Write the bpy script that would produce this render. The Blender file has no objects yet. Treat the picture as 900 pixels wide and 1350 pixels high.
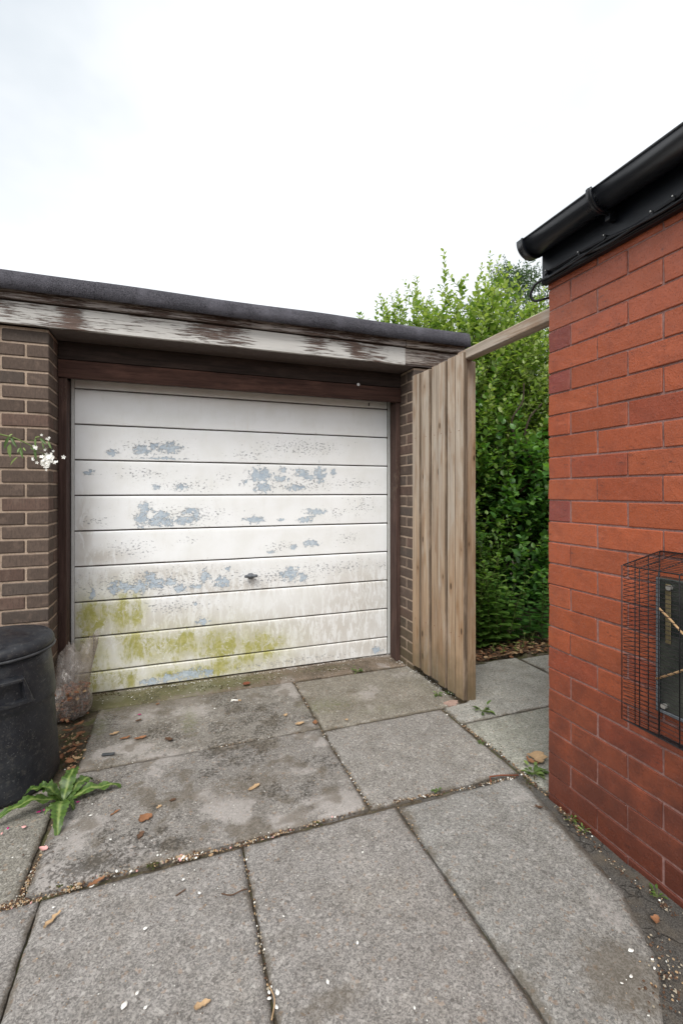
import bpy, bmesh, math, random
import numpy as np
from mathutils import Vector, Matrix, noise as mnoise
R = math.radians
random.seed(7); rng = np.random.default_rng(7)
SC = bpy.context.scene
COL = SC.collection

# ---------------------------------------------------------------- camera
CAM_H = 1.27; YAW = R(19.9); FPX = 600.0
cd = bpy.data.cameras.new('camera'); cam = bpy.data.objects.new('camera', cd); COL.objects.link(cam)
cam.location = (0, 0, CAM_H); cam.rotation_euler = (R(90), 0, -YAW)
cd.sensor_fit = 'VERTICAL'; cd.sensor_height = 36; cd.sensor_width = 24; cd.lens = 16.0
cd.shift_y = -0.02; cd.clip_start = 0.05; cd.clip_end = 3000
SC.camera = cam

# ---------------------------------------------------------------- sky
SUN_EL, SUN_AZ = 52, 214          # azimuth clockwise from +Y: behind the camera, to its left
w = bpy.data.worlds.new('World'); SC.world = w; w.use_nodes = True
nt = w.node_tree; nt.nodes.clear()
out = nt.nodes.new('ShaderNodeOutputWorld')
sky = nt.nodes.new('ShaderNodeTexSky'); sky.sky_type = 'NISHITA'; sky.sun_disc = False
sky.sun_elevation = R(SUN_EL); sky.sun_rotation = R(SUN_AZ)
bg1 = nt.nodes.new('ShaderNodeBackground'); bg1.inputs[1].default_value = 0.10
nt.links.new(sky.outputs[0], bg1.inputs[0])
bg2 = nt.nodes.new('ShaderNodeBackground'); bg2.inputs[1].default_value = 1.0
tc = nt.nodes.new('ShaderNodeTexCoord')
mp = nt.nodes.new('ShaderNodeMapping'); mp.inputs['Scale'].default_value = (1, 1, 1.8); mp.inputs['Location'].default_value = (0.35, 0.1, 0.2)
nz = nt.nodes.new('ShaderNodeTexNoise'); nz.inputs['Scale'].default_value = 1.5; nz.inputs['Detail'].default_value = 5; nz.inputs['Roughness'].default_value = .55
cr = nt.nodes.new('ShaderNodeValToRGB')
for _ in range(2): cr.color_ramp.elements.new(.5)
for _e, (_p, _c) in zip(cr.color_ramp.elements, ((.20, (.40, .43, .455)), (.34, (.485, .505, .52)), (.52, (.57, .585, .595)), (.70, (1.05, 1.05, 1.05)))): _e.position = _p; _e.color = (*_c, 1)
nt.links.new(tc.outputs['Generated'], mp.inputs[0]); nt.links.new(mp.outputs[0], nz.inputs['Vector'])
dp = nt.nodes.new('ShaderNodeVectorMath'); dp.operation = 'DOT_PRODUCT'; dp.inputs[1].default_value = Vector((-.42, 1.15, 1.0)).normalized()
nt.links.new(tc.outputs['Generated'], dp.inputs[0])
mr = nt.nodes.new('ShaderNodeMapRange'); mr.inputs[1].default_value = .955; mr.inputs[2].default_value = 1.0; mr.inputs[4].default_value = .24
nt.links.new(dp.outputs['Value'], mr.inputs[0])
sb = nt.nodes.new('ShaderNodeMath'); sb.operation = 'SUBTRACT'; nt.links.new(nz.outputs[0], sb.inputs[0]); nt.links.new(mr.outputs[0], sb.inputs[1])
nt.links.new(sb.outputs[0], cr.inputs[0]); nt.links.new(cr.outputs[0], bg2.inputs[0])
mx = nt.nodes.new('ShaderNodeMixShader'); mx.inputs[0].default_value = .93
nt.links.new(bg1.outputs[0], mx.inputs[1]); nt.links.new(bg2.outputs[0], mx.inputs[2]); nt.links.new(mx.outputs[0], out.inputs[0])

# ---------------------------------------------------------------- sun
sd = bpy.data.lights.new('sun', 'SUN'); so = bpy.data.objects.new('sun', sd); COL.objects.link(so)
sd.energy = 1.6; sd.angle = R(28); sd.color = (1, .97, .92)
sv = Vector((math.sin(R(SUN_AZ))*math.cos(R(SUN_EL)), math.cos(R(SUN_AZ))*math.cos(R(SUN_EL)), math.sin(R(SUN_EL))))
so.rotation_euler = sv.to_track_quat('Z', 'Y').to_euler(); so.location = (-3, -4, 8)
SC.view_settings.view_transform = 'Standard'; SC.view_settings.look = 'None'
SC.view_settings.exposure = 1.04; SC.view_settings.gamma = 1
SC.cycles.max_bounces = 8; SC.cycles.transparent_max_bounces = 12

# ================================================================ helpers
def tag(o, label=None, cat=None, group=None, kind=None):
    if label: o['label'] = label
    if cat: o['category'] = cat
    if group: o['group'] = group
    if kind: o['kind'] = kind
    return o
def thing(name, loc, label, cat, group=None, rz=0):
    o = bpy.data.objects.new(name, None); COL.objects.link(o); o.location = loc; o.rotation_euler = (0, 0, rz)
    o.empty_display_size = .1
    return tag(o, label, cat, group)
def link(name, me, mats=None, parent=None, loc=None, rot=None):
    if mats is not None and not me.materials:
        for m in (mats if isinstance(mats, (list, tuple)) else [mats]): me.materials.append(m)
    o = bpy.data.objects.new(name, me); COL.objects.link(o)
    if parent is not None: o.parent = parent
    if loc is not None: o.location = loc
    if rot is not None: o.rotation_euler = rot
    return o
def py(name, verts, faces, smooth=False):
    me = bpy.data.meshes.new(name); me.from_pydata([tuple(v) for v in verts], [], [tuple(f) for f in faces]); me.update()
    if smooth: me.polygons.foreach_set('use_smooth', [True]*len(me.polygons))
    return me
def bm_mesh(bm, name, smooth=False):
    me = bpy.data.meshes.new(name); bm.normal_update(); bm.to_mesh(me); bm.free()
    if smooth: me.polygons.foreach_set('use_smooth', [True]*len(me.polygons))
    return me
def bx(bm, x0, x1, y0, y1, z0, z1, bev=0, jit=0):
    r = bmesh.ops.create_cube(bm, size=1)
    vs = r['verts']
    for v in vs:
        v.co = Vector(((x0+x1)/2+v.co.x*(x1-x0)+random.uniform(-jit, jit), (y0+y1)/2+v.co.y*(y1-y0)+random.uniform(-jit, jit), (z0+z1)/2+v.co.z*(z1-z0)+random.uniform(-jit, jit)))
    if bev:
        es = list({e for v in vs for e in v.link_edges})
        bmesh.ops.bevel(bm, geom=es, offset=bev, segments=1, affect='EDGES')
def box_mesh(name, *a, **k):
    bm = bmesh.new(); bx(bm, *a, **k); return bm_mesh(bm, name)
def box(name, parent, m, *a, bev=.002, **k):
    return link(name, box_mesh(name, *a, bev=bev, **k), m, parent)
def tube(V, Fc, pts, rad, n=6, cap=True):
    """append a tube along pts to the vertex and face lists"""
    pts = [Vector(p) for p in pts]; m = len(pts)
    if not hasattr(rad, '__len__'): rad = [rad]*m
    b0 = len(V); up = Vector((0, 0, 1))
    for i, p in enumerate(pts):
        t = (pts[min(i+1, m-1)]-pts[max(i-1, 0)]).normalized()
        a = t.cross(up)
        if a.length < .05: a = t.cross(Vector((1, 0, 0)))
        a.normalize(); b = t.cross(a)
        for k in range(n):
            an = 2*math.pi*k/n
            V.append(p+(a*math.cos(an)+b*math.sin(an))*rad[i])
    for i in range(m-1):
        for k in range(n):
            k2 = (k+1) % n
            Fc.append((b0+i*n+k, b0+i*n+k2, b0+(i+1)*n+k2, b0+(i+1)*n+k))
    if cap:
        Fc.append(tuple(b0+k for k in reversed(range(n)))); Fc.append(tuple(b0+(m-1)*n+k for k in range(n)))
def tube_mesh(name, pts, rad, n=8, smooth=True):
    V, Fc = [], []; tube(V, Fc, pts, rad, n); return py(name, V, Fc, smooth)
def lathe(name, prof, n=64, smooth=True, fn=None):
    V, Fc = [], []
    for (r, z) in prof:
        for k in range(n):
            a = 2*math.pi*k/n
            V.append(fn(r, z, a) if fn else (r*math.cos(a), r*math.sin(a), z))
    for i in range(len(prof)-1):
        for k in range(n):
            k2 = (k+1) % n; Fc.append((i*n+k, i*n+k2, (i+1)*n+k2, (i+1)*n+k))
    return py(name, V, Fc, smooth)
def gpt(x, y, z=0):
    """where the sight line through a pixel of the 900 x 1350 photograph meets the height z"""
    d = FPX*(CAM_H-z)/(y-648.); l = (x-450)/FPX*d
    return (l*math.cos(YAW)+d*math.sin(YAW), -l*math.sin(YAW)+d*math.cos(YAW))
def at_y(x, y, Y):
    """... meets the wall plane at distance Y -> (X, Z)"""
    th = YAW+math.atan((x-450)/FPX); X = Y*math.tan(th)
    d = X*math.sin(YAW)+Y*math.cos(YAW)
    return X, CAM_H-(y-648.)*d/FPX
def at_x(x, y, X):
    th = YAW+math.atan((x-450)/FPX); Y = X/math.tan(th)
    d = X*math.sin(YAW)+Y*math.cos(YAW)
    return Y, CAM_H-(y-648.)*d/FPX

# ================================================================ materials
class NT:
    def __init__(s, name):
        s.m = bpy.data.materials.new(name); s.m.use_nodes = True; s.t = s.m.node_tree
        s.n = s.t.nodes; s.b = s.n['Principled BSDF']; s._pos = None
    def new(s, k): return s.n.new(k)
    def L(s, a, b): s.t.links.new(a, b)
    def put(s, sock, v):
        if isinstance(v, bpy.types.NodeSocket): s.L(v, sock)
        elif isinstance(v, tuple) and len(v) == 3 and sock.type == 'RGBA': sock.default_value = (*v, 1)
        else: sock.default_value = v
    @property
    def pos(s):
        if not s._pos: s._pos = s.new('ShaderNodeNewGeometry').outputs['Position']
        return s._pos
    def obj(s): return s.new('ShaderNodeTexCoord').outputs['Object']
    def map(s, v, sc=(1, 1, 1), loc=(0, 0, 0)):
        n = s.new('ShaderNodeMapping'); s.L(v, n.inputs[0]); n.inputs['Scale'].default_value = sc; n.inputs['Location'].default_value = loc; return n.outputs[0]
    def noise(s, scale, detail=4, rough=.55, v=None, sc=None, dist=0, col=False):
        n = s.new('ShaderNodeTexNoise'); n.inputs['Scale'].default_value = scale; n.inputs['Detail'].default_value = detail
        n.inputs['Roughness'].default_value = rough; n.inputs['Distortion'].default_value = dist
        v = v or s.pos
        if sc: v = s.map(v, sc)
        s.L(v, n.inputs['Vector']); return n.outputs['Color' if col else 0]
    def voro(s, scale, v=None, feat='F1', out='Distance', rnd=1, sc=None):
        n = s.new('ShaderNodeTexVoronoi'); n.feature = feat; n.inputs['Scale'].default_value = scale; n.inputs['Randomness'].default_value = rnd
        v = v or s.pos
        if sc: v = s.map(v, sc)
        s.L(v, n.inputs['Vector']); return n.outputs[out]
    def ramp(s, f, *st):
        n = s.new('ShaderNodeMapRange'); 
        if len(st) == 2 and not isinstance(st[0], tuple):
            s.L(f, n.inputs[0]); n.inputs[1].default_value = st[0]; n.inputs[2].default_value = st[1]; n.clamp = True
            n.interpolation_type = 'SMOOTHSTEP'; return n.outputs[0]
        s.n.remove(n); n = s.new('ShaderNodeValToRGB'); s.L(f, n.inputs[0]); e = n.color_ramp.elements
        while len(e) < len(st): e.new(.5)
        for i, (p, c) in enumerate(st): e[i].position = p; e[i].color = (*c, 1)
        return n.outputs[0]
    def math(s, op, a, b=0, c=None, clamp=False):
        n = s.new('ShaderNodeMath'); n.operation = op; n.use_clamp = clamp; s.put(n.inputs[0], a); s.put(n.inputs[1], b)
        if c is not None: s.put(n.inputs[2], c)
        return n.outputs[0]
    def mix(s, f, a, b, mode='MIX'):
        n = s.new('ShaderNodeMix'); n.data_type = 'RGBA'; n.blend_type = mode
        s.put(n.inputs[0], f); s.put(n.inputs[6], a); s.put(n.inputs[7], b); return n.outputs[2]
    def attr(s, name):
        n = s.new('ShaderNodeAttribute'); n.attribute_name = name; return n
    def sep(s, v):
        n = s.new('ShaderNodeSeparateXYZ'); s.L(v, n.inputs[0]); return n.outputs
    def sepc(s, v):
        n = s.new('ShaderNodeSeparateColor'); s.L(v, n.inputs[0]); return n.outputs
    def bump(s, h, dist=.002, st=1, nrm=None):
        n = s.new('ShaderNodeBump'); s.L(h, n.inputs['Height']); n.inputs['Distance'].default_value = dist; n.inputs['Strength'].default_value = st
        if nrm: s.L(nrm, n.inputs['Normal'])
        return n.outputs[0]
    def done(s, col, rough=.8, bump=None, spec=.3, metal=0):
        s.put(s.b.inputs['Base Color'], col); s.put(s.b.inputs['Roughness'], rough); s.b.inputs['Specular IOR Level'].default_value = spec
        s.b.inputs['Metallic'].default_value = metal
        if bump: s.L(bump, s.b.inputs['Normal'])
        return s.m
def objinfo(t): return t.new('ShaderNodeObjectInfo')

def m_red_brick():
    t = NT('red_brick'); oi = objinfo(t)
    c = oi.outputs['Color']
    big = t.noise(14, 4, .6)
    c = t.mix(t.math('MULTIPLY', t.ramp(big, .4, .75), .45), c, (.22, .06, .035))
    pale = t.noise(30, 5, .65, sc=(1, .5, 1.4))
    c = t.mix(t.math('MULTIPLY', t.ramp(pale, .55, .75), .25), c, (.60, .19, .11))
    sp = t.noise(260, 3, .6); c = t.mix(t.math('MULTIPLY', t.ramp(sp, .60, .74), .45), c, (.07, .03, .03))
    so_ = t.noise(70, 6, .75, sc=(1, .35, 1.2)); so2 = t.noise(9, 3, .5)
    sm = t.math('MULTIPLY', t.ramp(so_, .56, .72), t.ramp(so2, .42, .58))
    c = t.mix(t.math('MULTIPLY', sm, .85), c, (.045, .028, .028))
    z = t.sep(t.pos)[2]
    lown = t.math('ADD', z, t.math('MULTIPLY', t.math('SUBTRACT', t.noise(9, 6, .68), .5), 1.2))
    low = t.math('MULTIPLY', t.ramp(lown, .85, .0), .78)  # lower courses darker: base grime, plus shade near the ground put into the colour
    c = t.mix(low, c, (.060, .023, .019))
    h = t.math('ADD', t.math('MULTIPLY', t.noise(190, 4, .6), .5), t.math('MULTIPLY', t.noise(25, 3), .9))
    h = t.math('SUBTRACT', h, t.math('MULTIPLY', t.ramp(sp, .62, .74), .5))
    return t.done(c, t.ramp(t.noise(20, 3), .0, 1.6), t.bump(h, .0034, .9), .35)
def m_brown_brick():
    t = NT('brown_brick'); oi = objinfo(t); c = oi.outputs['Color']
    dr = t.noise(120, 4, .65, sc=(1, 1, .35)); c = t.mix(t.math('MULTIPLY', t.ramp(dr, .35, .75), .55), c, (.055, .042, .036))
    c = t.mix(t.math('MULTIPLY', t.ramp(t.noise(22, 4), .5, .72), .4), c, (.20, .145, .115))
    pit = t.voro(150, out='Distance'); pm = t.ramp(pit, .16, .05); pn = t.ramp(t.noise(60, 3), .52, .6)
    c = t.mix(t.math('MULTIPLY', t.math('MULTIPLY', pm, pn), .8), c, (.02, .016, .015))
    z = t.sep(t.pos)[2]
    al = t.math('MULTIPLY', t.ramp(t.math('ADD', z, t.math('MULTIPLY', t.noise(6, 4), .5)), .75, .25), .4)
    c = t.mix(al, c, (.11, .095, .04))
    h = t.math('ADD', dr, t.noise(300, 3, .6))
    return t.done(c, .9, t.bump(h, .002, .9), .2)
def m_mortar(name, a, b):
    t = NT(name); n = t.noise(90, 6, .7); c = t.mix(t.ramp(n, .3, .7), a, b)
    c = t.mix(t.math('MULTIPLY', t.ramp(t.noise(12, 4), .5, .7), .5), c, tuple(x*.45 for x in a))
    return t.done(c, .95, t.bump(t.noise(250, 4, .7), .002), .15)
def m_door():
    t = NT('door_paint'); a = t.attr('wear'); s_ = t.sepc(a.outputs['Color']); fl, al, di = s_[0], s_[1], s_[2]; spk = a.outputs['Alpha']
    n1 = t.noise(38, 10, .74, dist=.35); n2 = t.noise(150, 5, .7); nb = t.noise(17, 9, .76, sc=(1, 1, .5), dist=.25)
    # paint lost to grey-blue steel where the smooth wear mask and the noise agree
    f = t.math('ADD', fl, t.math('MULTIPLY', t.math('SUBTRACT', n1, .5), 2.6)); fm = t.math('MULTIPLY', t.ramp(f, .51, .57), .9)
    sp = t.math('ADD', t.math('MULTIPLY', spk, .17), t.noise(85, 6, .62, sc=(.7, 1, 1.2))); pits = t.ramp(sp, .705, .73)
    base = t.mix(t.ramp(t.noise(5, 5), .35, .7), (.87, .88, .885), (.81, .815, .80))
    base = t.mix(t.math('MULTIPLY', t.ramp(t.noise(30, 6, .7, sc=(1, 1, .25)), .52, .78), .18), base, (.58, .55, .48))
    st = t.noise(24, 8, .72, sc=(1, 1, .30), dist=.9)
    drip = t.ramp(t.math('ADD', st, t.math('MULTIPLY', nb, .4)), .78, .66)
    dm = t.math('MULTIPLY', di, t.math('ADD', t.math('MULTIPLY', drip, .65), .28))
    base = t.mix(t.math('MULTIPLY', dm, .85), base, t.mix(n2, (.42, .38, .33), (.56, .52, .46)))
    # algae: a thin film, thick only in patches and scraped through in worm-like lines
    film = t.math('MULTIPLY', al, t.math('ADD', .36, t.math('MULTIPLY', t.ramp(t.noise(9, 5, .6, sc=(1.3, 1, .5)), .3, .65), .45)))
    am = t.math('ADD', al, t.math('MULTIPLY', t.math('SUBTRACT', nb, .5), 2.3)); am = t.math('MULTIPLY', t.ramp(am, .38, 1.0), t.ramp(al, .03, .3))
    worm = t.math('ABSOLUTE', t.math('SUBTRACT', t.noise(13, 6, .65, dist=.8), .5)); wm = t.math('MULTIPLY', t.ramp(worm, .022, .004), t.ramp(t.noise(6, 3), .45, .6))
    am = t.math('MAXIMUM', film, t.math('MULTIPLY', am, t.ramp(st, .28, .50)))
    am = t.math('MULTIPLY', am, t.math('SUBTRACT', 1, t.math('MULTIPLY', wm, .7)))
    base = t.mix(t.math('MULTIPLY', am, .95), base, t.mix(t.ramp(t.noise(40, 6, .7), .35, .7), (.31, .30, .055), (.46, .43, .15)))
    rust = t.math('MULTIPLY', t.ramp(t.noise(9, 5, .6, sc=(1.6, 1, .22)), .66, .78), .30)
    base = t.mix(rust, base, (.66, .48, .28))
    steel = t.mix(t.ramp(t.noise(45, 6, .7, sc=(.6, 1, 1)), .3, .65), (.31, .40, .50), (.52, .59, .65))
    c = t.mix(fm, base, steel)
    edge = t.math('MULTIPLY', t.ramp(f, .47, .53), t.math('SUBTRACT', 1, fm))
    c = t.mix(t.math('MULTIPLY', edge, t.math('MULTIPLY', t.ramp(n2, .52, .62), .7)), c, (.25, .24, .23))
    c = t.mix(t.math('MULTIPLY', pits, t.math('SUBTRACT', .8, t.math('MULTIPLY', fm, .7))), c, (.30, .31, .33))
    h = t.math('SUBTRACT', t.math('MULTIPLY', edge, .7), fm); h = t.math('SUBTRACT', h, pits)
    h = t.math('ADD', h, t.math('MULTIPLY', t.noise(5, 3), .5)); h = t.math('ADD', h, t.math('MULTIPLY', n2, .05))
    return t.done(c, t.mix(fm, (.42, .42, .42), (.55, .55, .55)), t.bump(h, .0012, 1), .35)
def m_slab():
    t = NT('concrete_slab'); a = t.attr('wear'); s_ = t.sepc(a.outputs['Color']); dk, gr, pl = s_[0], s_[1], s_[2]; br = a.outputs['Alpha']
    oi = objinfo(t); c = oi.outputs['Color']
    vd = t.mix(.012, t.pos, t.noise(60, 3, col=True)); st1 = t.sepc(t.voro(250, v=vd, out='Color')); st2 = t.sepc(t.voro(120, v=vd, out='Color')); st3 = t.sepc(t.voro(430, v=vd, out='Color'))
    ag = t.math('ADD', t.math('MULTIPLY', st1[0], .45), t.math('ADD', t.math('MULTIPLY', st3[1], .3), t.math('MULTIPLY', t.noise(60, 7, .75), .25))); ag2 = st2[2]
    c = t.mix(t.ramp(ag, .18, .82), t.mix(1, c, (.60, .59, .58), 'MULTIPLY'), t.mix(1, c, (1.44, 1.40, 1.365), 'MULTIPLY'))
    c = t.mix(t.math('MULTIPLY', t.ramp(ag2, .93, .96), .4), c, (.50, .48, .45)); c = t.mix(t.math('MULTIPLY', t.ramp(st2[1], .95, .97), .5), c, (.09, .08, .075)); c = t.mix(t.math('MULTIPLY', t.ramp(st2[0], .96, .98), .4), c, (.30, .20, .13))
    c = t.mix(t.math('MULTIPLY', t.ramp(t.noise(8, 8, .72), .40, .66), .55), c, t.mix(1, c, (.60, .58, .55), 'MULTIPLY'))
    c = t.mix(t.math('MULTIPLY', t.ramp(t.noise(2.4, 5, .6), .5, .72), .35), c, t.mix(1, c, (1.3, 1.28, 1.22), 'MULTIPLY'))
    n = t.noise(36, 7, .72)
    pm = t.math('MULTIPLY', t.ramp(t.math('ADD', pl, t.math('MULTIPLY', t.math('SUBTRACT', n, .5), 1.6)), .35, .75), t.ramp(pl, .02, .3))
    c = t.mix(t.math('MULTIPLY', pm, .5), c, (.42, .39, .37))
    bm_ = t.math('MULTIPLY', t.ramp(t.math('ADD', br, t.math('MULTIPLY', t.math('SUBTRACT', n, .5), 1.2)), .3, .8), t.ramp(br, .02, .3))
    c = t.mix(t.math('MULTIPLY', bm_, .6), c, (.105, .085, .06))
    gm = t.math('MULTIPLY', t.ramp(t.math('ADD', gr, t.math('MULTIPLY', t.math('SUBTRACT', n, .5), 1.3)), .3, .8), t.ramp(gr, .02, .3))
    c = t.mix(t.math('MULTIPLY', gm, .6), c, (.12, .13, .05))
    n3 = t.noise(85, 8, .75)
    dm = t.math('MULTIPLY', t.ramp(t.math('ADD', dk, t.math('MULTIPLY', t.math('SUBTRACT', n3, .5), 2.6)), .72, .98), t.ramp(dk, .05, .3))
    c = t.mix(t.math('MULTIPLY', dm, .68), c, (.05, .043, .034))
    spots = t.math('MULTIPLY', t.ramp(t.voro(14), .085, .05), t.ramp(t.noise(3, 3), .5, .56))
    c = t.mix(t.math('MULTIPLY', spots, .55), c, (.08, .075, .065))
    h = t.math('ADD', t.math('MULTIPLY', ag, .8), t.math('MULTIPLY', n, .8)); h = t.math('ADD', h, t.math('MULTIPLY', dm, .8))
    return t.done(c, .92, t.bump(h, .0025, .9), .2)
def m_soil(name='soil', a=(.07, .055, .04), b=(.17, .14, .10)):
    t = NT(name); c = t.mix(t.ramp(t.noise(70, 7, .75), .35, .7), a, b)
    c = t.mix(t.math('MULTIPLY', t.ramp(t.noise(9, 5), .5, .62), .6), c, (.09, .10, .035))
    return t.done(c, .95, t.bump(t.noise(120, 6, .75), .008), .15)
def m_tarmac():
    t = NT('tarmac'); c = t.mix(t.ramp(t.noise(260, 4, .7), .35, .68), (.045, .042, .038), (.14, .13, .118))
    c = t.mix(t.math('MULTIPLY', t.ramp(t.noise(9, 5), .45, .65), .6), c, (.14, .115, .085))
    cr_ = t.voro(22, feat='DISTANCE_TO_EDGE', v=t.mix(.06, t.pos, t.noise(14, 3, col=True)))
    cm = t.math('MULTIPLY', t.ramp(cr_, .07, .02), t.ramp(t.noise(5, 2), .48, .62))
    c = t.mix(t.math('MULTIPLY', cm, .45), c, (.02, .018, .015))
    h = t.math('SUBTRACT', t.noise(230, 5, .7), t.math('MULTIPLY', cm, 1.5))
    return t.done(c, .93, t.bump(h, .004), .2)
def m_fence(name='fence_timber', grey=.6, ax=2):
    t = NT(name); oi = objinfo(t); off = t.math('MULTIPLY', oi.outputs['Random'], 37.)
    cv = t.new('ShaderNodeCombineXYZ'); t.put(cv.inputs[0], off); t.put(cv.inputs[1], off)
    va = t.new('ShaderNodeVectorMath'); va.operation = 'ADD'; t.L(t.obj(), va.inputs[0]); t.L(cv.outputs[0], va.inputs[1]); v = va.outputs[0]
    kn = t.voro(4.6, v=t.map(v, tuple(1. if q == ax else 3. for q in range(3))), out='Distance'); km = t.ramp(kn, .13, .07); halo = t.ramp(kn, .40, .10); br_ = t.math('ADD', .72, t.math('MULTIPLY', oi.outputs['Random'], .45))
    wv = t.map(v, tuple(.035 if q == ax else 1 for q in range(3))); g = t.ramp(t.noise(60, 7, .68, v=wv, dist=.5), .15, .85); g2 = t.noise(24, 5, .6, v=t.map(v, tuple(.07 if q == ax else 1 for q in range(3))), dist=1.4)
    z = t.sep(t.pos)[2]
    zz = t.ramp(t.math('ADD', z, t.math('MULTIPLY', g2, .9)), .6, 2.3)
    warm = t.mix(g, (.20, .125, .070), (.42, .29, .18)); cool = t.mix(g, (.24, .205, .17), (.60, .54, .47))
    c = t.mix(t.math('ADD', t.math('MULTIPLY', zz, grey), .12), warm, cool)
    c = t.mix(t.math('MULTIPLY', t.ramp(g2, .50, .66), .55), c, (.22, .125, .065)); gs = t.noise(9, 6, .7, v=t.map(v, tuple(.16 if q == ax else 1 for q in range(3))), dist=.8); c = t.mix(t.math('MULTIPLY', t.ramp(gs, .50, .66), .5), c, (.42, .39, .35)); c = t.mix(t.math('MULTIPLY', t.ramp(gs, .46, .34), .4), c, (.30, .17, .085))
    c = t.mix(t.math('MULTIPLY', halo, .45), c, (.20, .11, .05)); c = t.mix(t.math('MULTIPLY', km, .9), c, (.05, .03, .018))
    fd = t.math('MULTIPLY', t.ramp(t.math('ADD', z, t.math('MULTIPLY', t.noise(14, 4), .35)), .60, .12), .75)
    c = t.mix(fd, c, (.10, .085, .05)); c = t.mix(1, c, t.mix(t.math('SUBTRACT', oi.outputs['Random'], 0), (.84, .82, .80), (1.16, 1.15, 1.14)), 'MULTIPLY')
    return t.done(c, .85, t.bump(t.math('ADD', g, t.math('MULTIPLY', g2, .6)), .002, .8), .2)
def m_stain(name, a, b, axis='x', flake=None, amt=.5, fcol=(.70, .69, .66)):
    """stained or painted board with grain along one axis; flake = threshold of the surviving pale paint"""
    t = NT(name); sc = {'x': (.05, 1, 1), 'z': (1, 1, .05)}[axis]
    g = t.noise(70, 6, .65, sc=sc, dist=.4); g2 = t.noise(14, 5, .6, sc={'x': (.25, 1, 1), 'z': (1, 1, .25)}[axis])
    c = t.mix(t.ramp(g, .3, .72), a, b)
    c = t.mix(t.math('MULTIPLY', t.ramp(g2, .5, .7), .5), c, tuple(min(1, x*1.7) for x in b))
    h = g
    if flake is not None:
        p = t.math('ADD', t.noise(110, 9, .78, sc={'x': (.06, 1, 1), 'z': (1, 1, .2)}[axis], dist=.3), t.math('MULTIPLY', t.math('SUBTRACT', t.noise(2.2, 3, .5), .5), amt))
        zz = t.sep(t.pos)[2]
        pm = t.ramp(p, flake-.02, flake+.06)
        pc = t.mix(t.ramp(t.noise(25, 6, .7, sc=sc), .35, .75), fcol, tuple(x*.72 for x in fcol))
        c = t.mix(pm, c, pc); h = t.math('ADD', h, t.math('MULTIPLY', pm, 1.5))
    kn = t.voro(2.6, sc={'x': (1, 1, 5), 'z': (5, 5, 1)}[axis]); c = t.mix(t.math('MULTIPLY', t.ramp(kn, .10, .05), .7), c, (.03, .02, .015))
    return t.done(c, .8, t.bump(h, .0018, .8), .25)
def m_felt():
    t = NT('mineral_felt'); n = t.noise(230, 5, .85); n2 = t.noise(7, 5, .6)
    c = t.mix(t.ramp(n, .40, .62), (.009, .009, .012), (.112, .108, .125))
    c = t.mix(t.math('MULTIPLY', t.ramp(n2, .45, .7), .35), c, (.15, .145, .17))
    return t.done(c, .9, t.bump(t.math('ADD', n, t.math('MULTIPLY', t.noise(9, 3), 3)), .002), .2)
def m_plain(name, col, rough=.5, spec=.5, var=.3, metal=0, bumpd=.0006, sc=25):
    t = NT(name); n = t.noise(sc, 6, .65)
    c = t.mix(t.math('MULTIPLY', t.ramp(n, .4, .75), var), col, tuple(min(1, x*1.8+.015) for x in col))
    r = t.math('ADD', t.math('MULTIPLY', t.noise(sc*1.7, 4), .25), rough-.12)
    return t.done(c, r, t.bump(t.noise(sc*5, 3), bumpd), spec, metal)
def m_bin():
    t = NT('bin_plastic'); c = t.mix(t.ramp(t.noise(6, 5, .6), .35, .7), (.009, .010, .014), (.022, .024, .029))
    c = t.mix(t.math('MULTIPLY', t.ramp(t.noise(45, 7, .75), .48, .75), .55), c, (.085, .08, .07))
    c = t.mix(t.math('MULTIPLY', t.ramp(t.voro(70), .11, .06), .4), c, (.28, .27, .25))
    sc_ = t.noise(90, 5, .7, sc=(1, .08, 1)); c = t.mix(t.math('MULTIPLY', t.ramp(sc_, .58, .68), .45), c, (.12, .12, .12))
    return t.done(c, t.ramp(t.noise(12, 4), -.25, 1.3), t.bump(t.noise(220, 4, .7), .0012, .7), .4)
def m_leaf(name, c1, c2, c3, tr=.3, rough=.45):
    t = NT(name); a = t.attr('tint').outputs['Fac']
    c = t.ramp(a, (0, c1), (.55, c2), (1, c3))
    c = t.mix(t.math('MULTIPLY', t.ramp(t.noise(40, 3), .4, .7), .3), c, tuple(x*.6 for x in c2)); c = t.mix(t.math('MULTIPLY', t.ramp(t.noise(95, 4), .64, .70), .6), c, (.16, .11, .03))
    t.done(c, rough, None, .35)
    tl = t.new('ShaderNodeBsdfTranslucent'); t.put(tl.inputs[0], t.mix(1, c, (1.5, 1.7, .6), 'MULTIPLY'))
    ms = t.new('ShaderNodeMixShader'); ms.inputs[0].default_value = tr
    o = t.n['Material Output']; t.L(t.b.outputs[0], ms.inputs[1]); t.L(tl.outputs[0], ms.inputs[2]); t.L(ms.outputs[0], o.inputs[0])
    return t.m

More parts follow.
